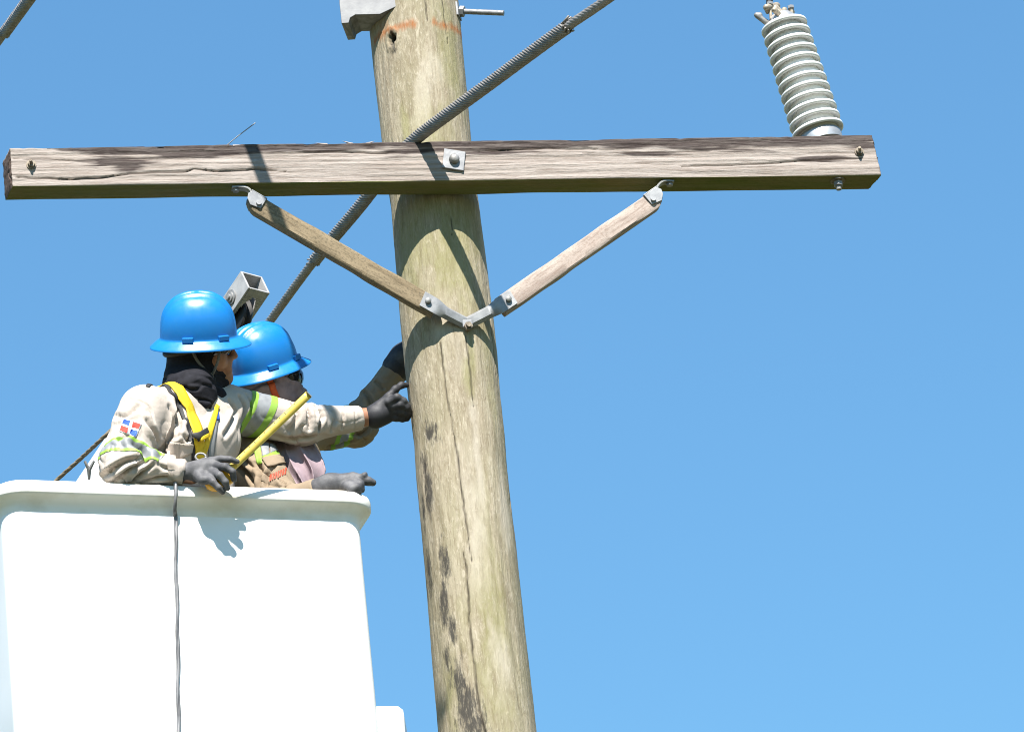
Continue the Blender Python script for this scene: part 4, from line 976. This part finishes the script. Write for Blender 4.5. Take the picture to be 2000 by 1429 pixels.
# wrap-around glasses
def glasses(hw, parent, spread=1.0, zoff=0.0):
    V = []; n_ = 24
    for j, (z, r_) in enumerate(((.021, 1.0), (.012, 1.04), (-.004, 1.035), (-.016, .99), (-.018, .975))):
        for i in range(n_ + 1):
            a_ = R_(-78 + 156.0 * i / n_); dip = -.006 * math.cos(a_ * 2) if j > 2 else 0
            V.append(hw(-.004 + .106 * spread * r_ * math.cos(a_) ** .8, .079 * spread * r_ * math.sin(a_), z * 1.15 + zoff))
    F = [[j * (n_ + 1) + i, j * (n_ + 1) + i + 1, (j + 1) * (n_ + 1) + i + 1, (j + 1) * (n_ + 1) + i] for j in range(4) for i in range(n_)]
    mk('glasses', V, F, M['lens'], parent, solid=.002)
glasses(hw1, person1)
hat1 = helmet(person1, HC, fr1)
# suspension band at the nape, chin strap and buckle
V, F = tube(resample(spline([hw1(*p_) for p_ in ((.02, -.092, .004), (-.04, -.084, -.004), (-.088, -.050, -.014), (-.104, 0, -.018), (-.088, .05, -.014), (-.04, .084, -.004))], 40), .005), .0085, 8); mk('suspension', V, F, M['strapblack'], hat1)
for pts_ in ([(-.016, -.094, .0), (-.002, -.096, -.030), (.018, -.092, -.056), (.038, -.082, -.074)], [(.066, -.086, .0), (.060, -.090, -.030), (.050, -.088, -.055), (.041, -.082, -.074)], [(.039, -.083, -.072), (.040, -.080, -.100)]):
    V, F = tube(resample(spline([hw1(*p_) for p_ in pts_], 24), .004), .0046, 8); mk('chin_strap', V, F, M['cord'], hat1)
MB().box(hw1(.040, -.083, -.096), fr1[0], fr1[1], fr1[2], .009, .005, .012).build('chin_buckle', M['strapblack'], hat1, smooth=False, bevel=.002)
# sleeve tapes
nR = nrm(nrm(ER - SR) + .10 * RC); pR = SR
LR = np.linalg.norm(ER - SR)
for (d0, d1, m) in ((.83, .87, 'lime'), (.87, 1.02, 'silver'), (1.02, 1.06, 'lime')):
    V, F = bandmesh(shirtV1, shirtF1, SR, ER, .12, pR, nR, d0 * LR, d1 * LR); mk('reflective_tape', V, F, M[m], shirt)
nL = nrm(nrm(EL - SL) - .38 * UC); 
for (d0, d1, m) in ((.030, .052, 'lime'), (.052, .092, 'silver'), (.092, .114, 'lime')):
    V, F = bandmesh(shirtV1, shirtF1, SL, EL, .13, SL, nL, d0, d1); mk('reflective_tape', V, F, M[m], shirt)
# flag badge on the upper arm
def lerp4(q, u0, v0, u1, v1):
    q = np.array(q, float); f_ = lambda u, v_: (q[0] * (1 - u) + q[1] * u) * (1 - v_) + (q[3] * (1 - u) + q[2] * u) * v_
    return [f_(u0, v0), f_(u1, v0), f_(u1, v1), f_(u0, v1)]
fq = [(241, 816), (276, 828), (265, 855), (232, 842)]
V, F = patch(bv1, fq, 10, 8, .0015, -.5); badge = mk('flag_badge', V, F, M['wht'], shirt, solid=.001)
for (u0, v0, u1, v1, m) in ((.06, .06, .42, .42, 'blue'), (.56, .06, .95, .42, 'red'), (.06, .57, .42, .94, 'red'), (.56, .57, .95, .94, 'blue')):
    V, F = patch(bv1, lerp4(fq, u0, v0, u1, v1), 5, 4, .0032, -.5); mk('flag_field', V, F, M[m], badge)
# chest pocket with pointed flap
for q4 in ([(322, 862), (350, 864), (350, 897), (323, 882)], [(350, 864), (377, 867), (374, 884), (350, 897)]):
    V, F = patch(bv1, q4, 6, 6, .003, -.5); mk('pocket_flap', V, F, M['shirt'], shirt, solid=.003)
V, F = patch(bv1, [(326, 880), (373, 882), (370, 940), (328, 938)], 8, 8, .0015, -.5); mk('pocket', V, F, M['shirt'], shirt, solid=.002)
# seams: shoulder yoke and front placket
# harness
def strap(pix, w_, lift, m, name, bvh=bv1, dy=-.42, parent=person1, solid=.0025, step=.006):
    V, F = ribbon(bvh, pix, w_, lift, dy, step); return mk(name, V, F, M[m], parent, solid=solid)
strap([(291, 749), (305, 743), (322, 743), (339, 752), (356, 776), (369, 803), (380, 830), (387, 858), (391, 885), (392, 910)], [.03, .036, .042, .046, .046, .044, .042], .0065, 'yellow', 'harness_strap')
strap([(288, 756), (302, 748), (316, 750), (331, 764), (346, 786), (358, 812), (368, 840), (376, 870), (379, 905), (379, 925)], .013, .004, 'strapblack', 'harness_edge')
strap([(424, 792), (417, 815), (410, 838), (404, 858), (398, 880)], [.014, .018, .022, .022], .006, 'yellow', 'harness_strap')
V, F = patch(bv1, [(377, 850), (398, 839), (401, 848), (380, 860)], 4, 4, .012, -.42); mk('harness_buckle', V, F, M['strapblack'], person1, solid=.005)
V, F = patch(bv1, [(383, 858), (399, 848), (400, 853), (385, 863)], 4, 4, .017, -.42); mk('buckle_tongue', V, F, M['yellow'], person1, solid=.003)
V, F = patch(bv1, [(416, 800), (426, 806), (428, 822), (415, 820)], 4, 4, .003, -.35); mk('undershirt', V, F, M['blue'], person1, solid=.002)
strap([(420, 818), (417, 840), (414, 862), (412, 890), (410, 925)], .024, .003, 'silver', 'vest_tape')
# D-ring end and belt end at the waist
V, F = tube(np.array([J(392 + 10 * math.cos(a_), 892 + 7 * math.sin(a_), -.56) for a_ in np.linspace(0, 2 * math.pi, 25)]), .0035, 8); mk('d_ring', V, F, M['galv_dull'], person1)
# gloves
dW = nrm(WL - EL)
s = Sdf(); s.cap(WL + dW * .050, J(735, 810, -.062), .031, .031, .02); s.cap(J(732, 811, -.062), J(757, 799, -.058), .031, .028, .02); s.cap(J(734, 818, -.055), J(754, 812, -.048), .026, .024, .02)
s.chain([J(742, 792, -.075), J(759, 775, -.082), J(772, 760, -.080), J(784, 752, -.066), J(794, 752, -.05)], [.018, .0125, .0105, .0095, .0085], .010)
for c_ in ([(760, 785, -.088), (775, 776, -.098), (788, 783, -.088), (797, 793, -.07)], [(764, 794, -.078), (781, 791, -.088), (793, 796, -.075), (800, 803, -.055)], [(764, 803, -.064), (781, 803, -.072), (792, 807, -.062), (799, 811, -.045)], [(758, 812, -.05), (774, 815, -.055), (786, 817, -.047), (795, 817, -.035)]):
    s.chain([J(*q_) for q_ in c_], [.0145, .0125, .011, .0095], .006)
V, F = s.mesh(.0025); mk('glove', V, F, M['glove_black'], person1)
dR = nrm(WR - ER)
s = Sdf(); s.cap(WR - dR * .01, J(386, 921, -.590), .031, .028, .02); s.cap(J(386, 919, -.592), J(412, 914, -.60), .028, .026, .02); s.cap(J(404, 908, -.595), J(418, 908, -.605), .021, .017, .02)
s.chain([J(412, 901, -.605), J(432, 896, -.622), J(449, 897, -.626), J(463, 901, -.618)], [.0145, .0108, .0098, .0082], .004)
s.chain([J(416, 910, -.612), J(439, 911, -.640), J(454, 921, -.636), J(457, 936, -.622)], [.0140, .0115, .0105, .0088], .004)
s.chain([J(412, 919, -.612), J(429, 928, -.646), J(440, 941, -.640), J(444, 953, -.628)], [.0140, .0115, .0105, .0088], .004)
s.chain([J(404, 925, -.608), J(416, 941, -.638), J(427, 952, -.634), J(435, 960, -.624)], [.0135, .0112, .010, .0085], .004)
s.chain([J(398, 920, -.60), J(390, 930, -.615), J(395, 937, -.625), J(410, 936, -.63)], [.02, .0165, .014, .012], .01)
V, F = s.mesh(.0025); mk('glove', V, F, M['glove'], person1)
# tape measure in that hand
tape = thing('tape_measure', J(430, 930, -.60), 'yellow tape measure, blade out, held by the worker in black hood', 'tape measure')
t0, t1 = J(436, 929, -.603), J(603, 770, -.62); P = resample(np.array([t0, t1]), .012); d_ = nrm(t1 - t0); w_ = nrm(np.cross(d_, CN)); nrm_ = np.cross(w_, d_)
fc = np.sign(np.dot(nrm_, CN)); V = []
for p in P:
    for k in np.linspace(-1, 1, 9): V.append(p + w_ * .0112 * k - nrm_ * .0045 * (k * k) * fc)
F = [[i * 9 + k, i * 9 + k + 1, (i + 1) * 9 + k + 1, (i + 1) * 9 + k] for i in range(len(P) - 1) for k in range(8)]
blade = mk('blade', V, F, M['tape'], tape, solid=.0012)
fc = np.sign(np.dot(nrm_, CN))
mb = MB()
for i in range(0, 26, 2):                          # graduations
    p = t0 + d_ * (.075 + i * .0105); l_ = .005 if i % 6 == 0 else .0022
    mb.add([p - w_ * (.0105) + nrm_ * -.0018 * fc, p - w_ * (.0105 - l_) + nrm_ * .0008 * fc, p - w_ * (.0105 - l_) + d_ * .0014 + nrm_ * .0008 * fc, p - w_ * .0105 + d_ * .0014 + nrm_ * -.0018 * fc], [[0, 1, 2, 3]])
o = mb.build('graduations', M['ink'], blade, smooth=False, solid=.0008); o['kind'] = 'stuff'
MB().box(t1 + d_ * .001, d_, w_, nrm_, .0012, .011, .007).build('end_hook', M['galv'], tape, smooth=False)
s = Sdf(); s.cap(J(440, 924, -.60), J(413, 945, -.605), .020, .019, .01); s.cap(J(448, 936, -.60), J(422, 950, -.605), .015, .015, .01)
V, F = s.mesh(.0025); mk('case', V, F, M['case'], tape)
# lanyard from the harness back
P = spline([J(60, 985, .0), J(112, 936, -.05), J(160, 893, -.15), J(203, 853, -.28), J(262, 800, -.30)], 60)
V, F = tube(resample(P, .004), .0066, 18, 3, .25, 60.0); top(mk('lanyard_rope', V, F, M['rope']), 'grey brown lanyard rope running from the harness down into the bucket', 'rope')

# ---------------- worker behind, facing the pole
DY2 = -.07
HC2 = J(515, 719, DY2); yw, pt = R_(28), R_(25)
f2 = np.array([math.cos(pt) * math.cos(yw), math.cos(pt) * math.sin(yw), math.sin(pt)]); fr2 = frame_fu(f2, (-.02, -math.sin(R_(32)), math.cos(R_(32))))
pt = R_(13); f2h = np.array([math.cos(pt) * math.cos(yw), math.cos(pt) * math.sin(yw), math.sin(pt)]); fr2h = frame_fu(f2h, (0, -math.sin(R_(26)), math.cos(R_(26)))); hw2 = HF(HC2 - fr2[2] * .038 + fr2[0] * .004, fr2h)
S2R, S2L = J(474, 858, -.08), J(588, 842, .17); E2R, W2R = J(560, 990, -.30), J(622, 956, -.36); E2L, W2L = J(700, 832, .28), J(772, 724, .245)
person2 = thing('person', B(-.15, .45, BZ - 1.05), 'worker in blue hard hat with mauve face wrap and orange chin strap', 'person')
def torso2(s, g=0.0):
    s.cap(S2R + (S2L - S2R) * .12, S2L - (S2L - S2R) * .1, .070 + g, .068 + g, .04); s.cap(J(486, 915, -.05), J(566, 905, .10), .104 + g, .10 + g, .06); s.cap(J(480, 860, .03), J(540, 850, .18), .085 + g, .08 + g, .06)
    s.cap(J(470, 1000, -.05), J(560, 1000, .10), .110 + g, .110 + g, .08); s.cap(J(465, 1110, -.05), J(555, 1110, .10), .110 + g, .110 + g, .08); return s
NB2 = J(510, 830, .02)
s = Sdf(); addhead(s, hw2); s.cap(hw2(-.03, 0, -.05), NB2, .055, .06, .03); torso2(s, -.02); s.cap(S2R, E2R, .048, .04, .03); s.cap(E2R, W2R, .04, .028, .02); s.cap(S2L, E2L, .048, .04, .03); s.cap(E2L, W2L, .04, .028, .02)
V, F = s.mesh(.005); mk('body', V, F, M['skin'], person2)
s = Sdf(); torso2(s); s.cap(S2R, E2R, .074, .062, .04); s.cap(E2R, W2R, .056, .038, .03); s.cap(S2L, E2L, .070, .060, .04); s.cap(E2L, W2L, .057, .043, .03)
segs2 = [(S2R, E2R, .074, .062), (E2R, W2R, .056, .038), (S2L, E2L, .070, .060), (E2L, W2L, .057, .043)]
V, F = s.mesh(.004, wristcut([(W2R, nrm(W2R - E2R)), (W2L, nrm(W2L - E2L))])); N_ = vnormals(V, F); V = sleeve_folds(V, N_, segs2, (Z, nrm(np.array([.5, -.8, 0]))), .5, 23)
V = traced(V, F, [([(437, 905), (462, 905), (485, 925), (497, 948)], .007, .010), ([(502, 905), (512, 925), (508, 950)], .007, .011), ([(535, 912), (524, 930), (520, 950)], .006, .009), ([(470, 880), (480, 900), (498, 915)], .006, .008), ([(545, 935), (556, 945)], .005, .007), ([(640, 872), (665, 866), (690, 858)], .006, .007), ([(676, 790), (690, 800), (700, 820)], .007, .010), ([(712, 765), (722, 778), (728, 795)], .006, .009), ([(735, 745), (748, 758)], .005, .006), ([(690, 850), (710, 845), (724, 832)], .006, .007)])
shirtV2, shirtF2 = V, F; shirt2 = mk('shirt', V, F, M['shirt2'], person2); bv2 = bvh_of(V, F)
s = Sdf(); s.cap(J(470, 1070, -.05), J(555, 1070, .08), .118, .118, .05); s.cap(J(475, 1110, -.05), J(488, 1450, -.1), .098, .07, .05); s.cap(J(550, 1110, .08), J(562, 1450, .05), .098, .07, .05); s.cap(J(488, 1450, -.1), J(525, 1460, -.12), .06, .05, .03); s.cap(J(562, 1450, .05), J(600, 1455, .03), .06, .05, .03)
V, F = s.mesh(.012); mk('trousers', V, F, M['trouser'], person2)
s = Sdf(); fa = np.array(fr2h); s.ell(hw2(-.006, 0, .006), fa, (.111, .095, .118), .02); s.cap(hw2(.03, 0, -.055), hw2(.070, 0, -.094), .062, .045, .03); s.cap(hw2(.065, .0, -.03), hw2(.094, 0, -.045), .055, .034, .03)
s.cap(hw2(-.04, 0, -.05), J(508, 815, .01), .065, .085, .04); s.cap(hw2(.03, 0, -.09), J(548, 830, -.01), .055, .06, .04); s.cap(J(490, 815, .05), J(555, 830, .06), .075, .07, .05)
s.ell(hw2(.140, 0, .006), fa, (.070, .075, .014), .006, '-')
V, F = s.mesh(.0035); V = wrinkle(V, F, .008, (10, 10, 30), 91, .2); mk('face_wrap', V, F, M['mauve_dark'], person2); bh2 = bvh_of(V, F)
glasses(hw2, person2, 1.10, -.006)
hat2 = helmet(person2, HC2, fr2, S=.96)
V, F = ribbon(bh2, [(521, 728), (527, 745), (535, 765), (543, 783), (548, 795)], [.019, .021, .020, .017], .004, DY2, .004); mk('chin_strap', V, F, M['orange'], hat2, solid=.003)
# the loose end of the wrap hanging over the chest
Lx = spline([(528, 838, -.09), (535, 868, -.11), (549, 897, -.13), (566, 930, -.14), (590, 966, -.15)], 40); Rx = spline([(598, 835, -.03), (606, 856, -.05), (625, 884, -.08), (635, 915, -.09), (620, 958, -.10)], 40)
nv_ = len(Lx); nu_ = 44; V = []
for j in range(nv_):
    for i in range(nu_ + 1):
        u = i / nu_; e = Lx[j] * (1 - u) + Rx[j] * u; jj = j / (nv_ - 1)
        ple = (abs(math.sin(u * 8.5 + 1.2 * math.sin(jj * 3))) ** .6 - .6) * .034 * (.4 + .6 * jj) + .010 * math.sin(u * 7 - jj * 2) + .012 * float(vnoise(np.array([[u * 4, jj * 3, .5]]), 3)[0])
        V.append(J(e[0], e[1] + 5 * math.sin(u * 9) * jj, e[2] - .015 - .035 * math.sin(u * math.pi) + ple))
F = [[j * (nu_ + 1) + i, j * (nu_ + 1) + i + 1, (j + 1) * (nu_ + 1) + i + 1, (j + 1) * (nu_ + 1) + i] for j in range(nv_ - 1) for i in range(nu_)]
mk('hanging_cloth', V, F, M['mauve'], person2, solid=.003)
L2 = np.linalg.norm(E2L - S2L); n2 = nrm(nrm(E2L - S2L) - .22 * UC)
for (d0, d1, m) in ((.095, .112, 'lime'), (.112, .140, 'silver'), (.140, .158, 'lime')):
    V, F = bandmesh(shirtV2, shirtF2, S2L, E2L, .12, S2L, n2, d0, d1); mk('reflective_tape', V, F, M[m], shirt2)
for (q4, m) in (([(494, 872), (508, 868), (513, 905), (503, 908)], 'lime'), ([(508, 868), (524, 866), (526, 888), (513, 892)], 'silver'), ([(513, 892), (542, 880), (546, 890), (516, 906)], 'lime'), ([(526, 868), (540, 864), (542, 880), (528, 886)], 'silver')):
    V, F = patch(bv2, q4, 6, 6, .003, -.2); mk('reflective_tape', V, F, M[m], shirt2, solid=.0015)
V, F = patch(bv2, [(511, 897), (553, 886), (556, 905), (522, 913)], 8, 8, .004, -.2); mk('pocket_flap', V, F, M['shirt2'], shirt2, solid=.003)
for i in range(7):                                 # red lettering over the pocket, too small to read
    a_, b_ = 527 + i * 4.6, 935 - i * 2.1
    V, F = patch(bv2, [(a_ + 1.5, b_ - 8), (a_ + 4.4, b_ - 9), (a_ + 2.8, b_ + 4), (a_, b_ + 5)], 2, 3, .003, -.2); mk('print_stroke', V, F, M['redprint'], shirt2)
s = Sdf(); d_ = nrm(W2L - E2L); s.cap(W2L + d_ * .012, W2L + d_ * .05, .049, .046, .01); s.cap(W2L + d_ * .05, W2L + d_ * .10 + np.array([.02, -.01, 0]), .04, .036, .02)
hb = W2L + d_ * .10 + np.array([.02, -.01, 0])
for i in range(4): s.chain([hb + np.array([.0, 0, .025 - .017 * i]), hb + np.array([.045, -.012, .03 - .02 * i]), hb + np.array([.075, -.035, .03 - .02 * i])], [.014, .012, .010], .006)
s.chain([hb + np.array([-.02, -.02, -.02]), hb + np.array([.01, -.035, -.05]), hb + np.array([.03, -.04, -.06])], [.016, .013, .011], .008)
V, F = s.mesh(.003); mk('glove', V, F, M['glove_black'], person2)
s = Sdf(); s.cap(W2R, J(645, 948, -.365), .035, .033, .02); s.cap(J(643, 947, -.365), J(688, 941, -.36), .033, .029, .02)
s.chain([J(690, 933, -.365), J(705, 935, -.37), J(718, 939, -.368), J(728, 942, -.36)], [.0155, .0135, .0125, .011], .010); s.chain([J(704, 934, -.375), J(711, 928, -.38), J(714, 925, -.38)], [.009, .0075, .006], .006)
for k_, c_ in enumerate([[(690, 941, -.375), (703, 946, -.385), (706, 956, -.38)], [(684, 946, -.385), (697, 952, -.395), (700, 961, -.39)], [(676, 949, -.385), (688, 955, -.395), (692, 964, -.39)]]):
    s.chain([J(*q_) for q_ in c_], [.0145, .0125, .0105], .007)
V, F = s.mesh(.0025); mk('glove', V, F, M['glove'], person2)
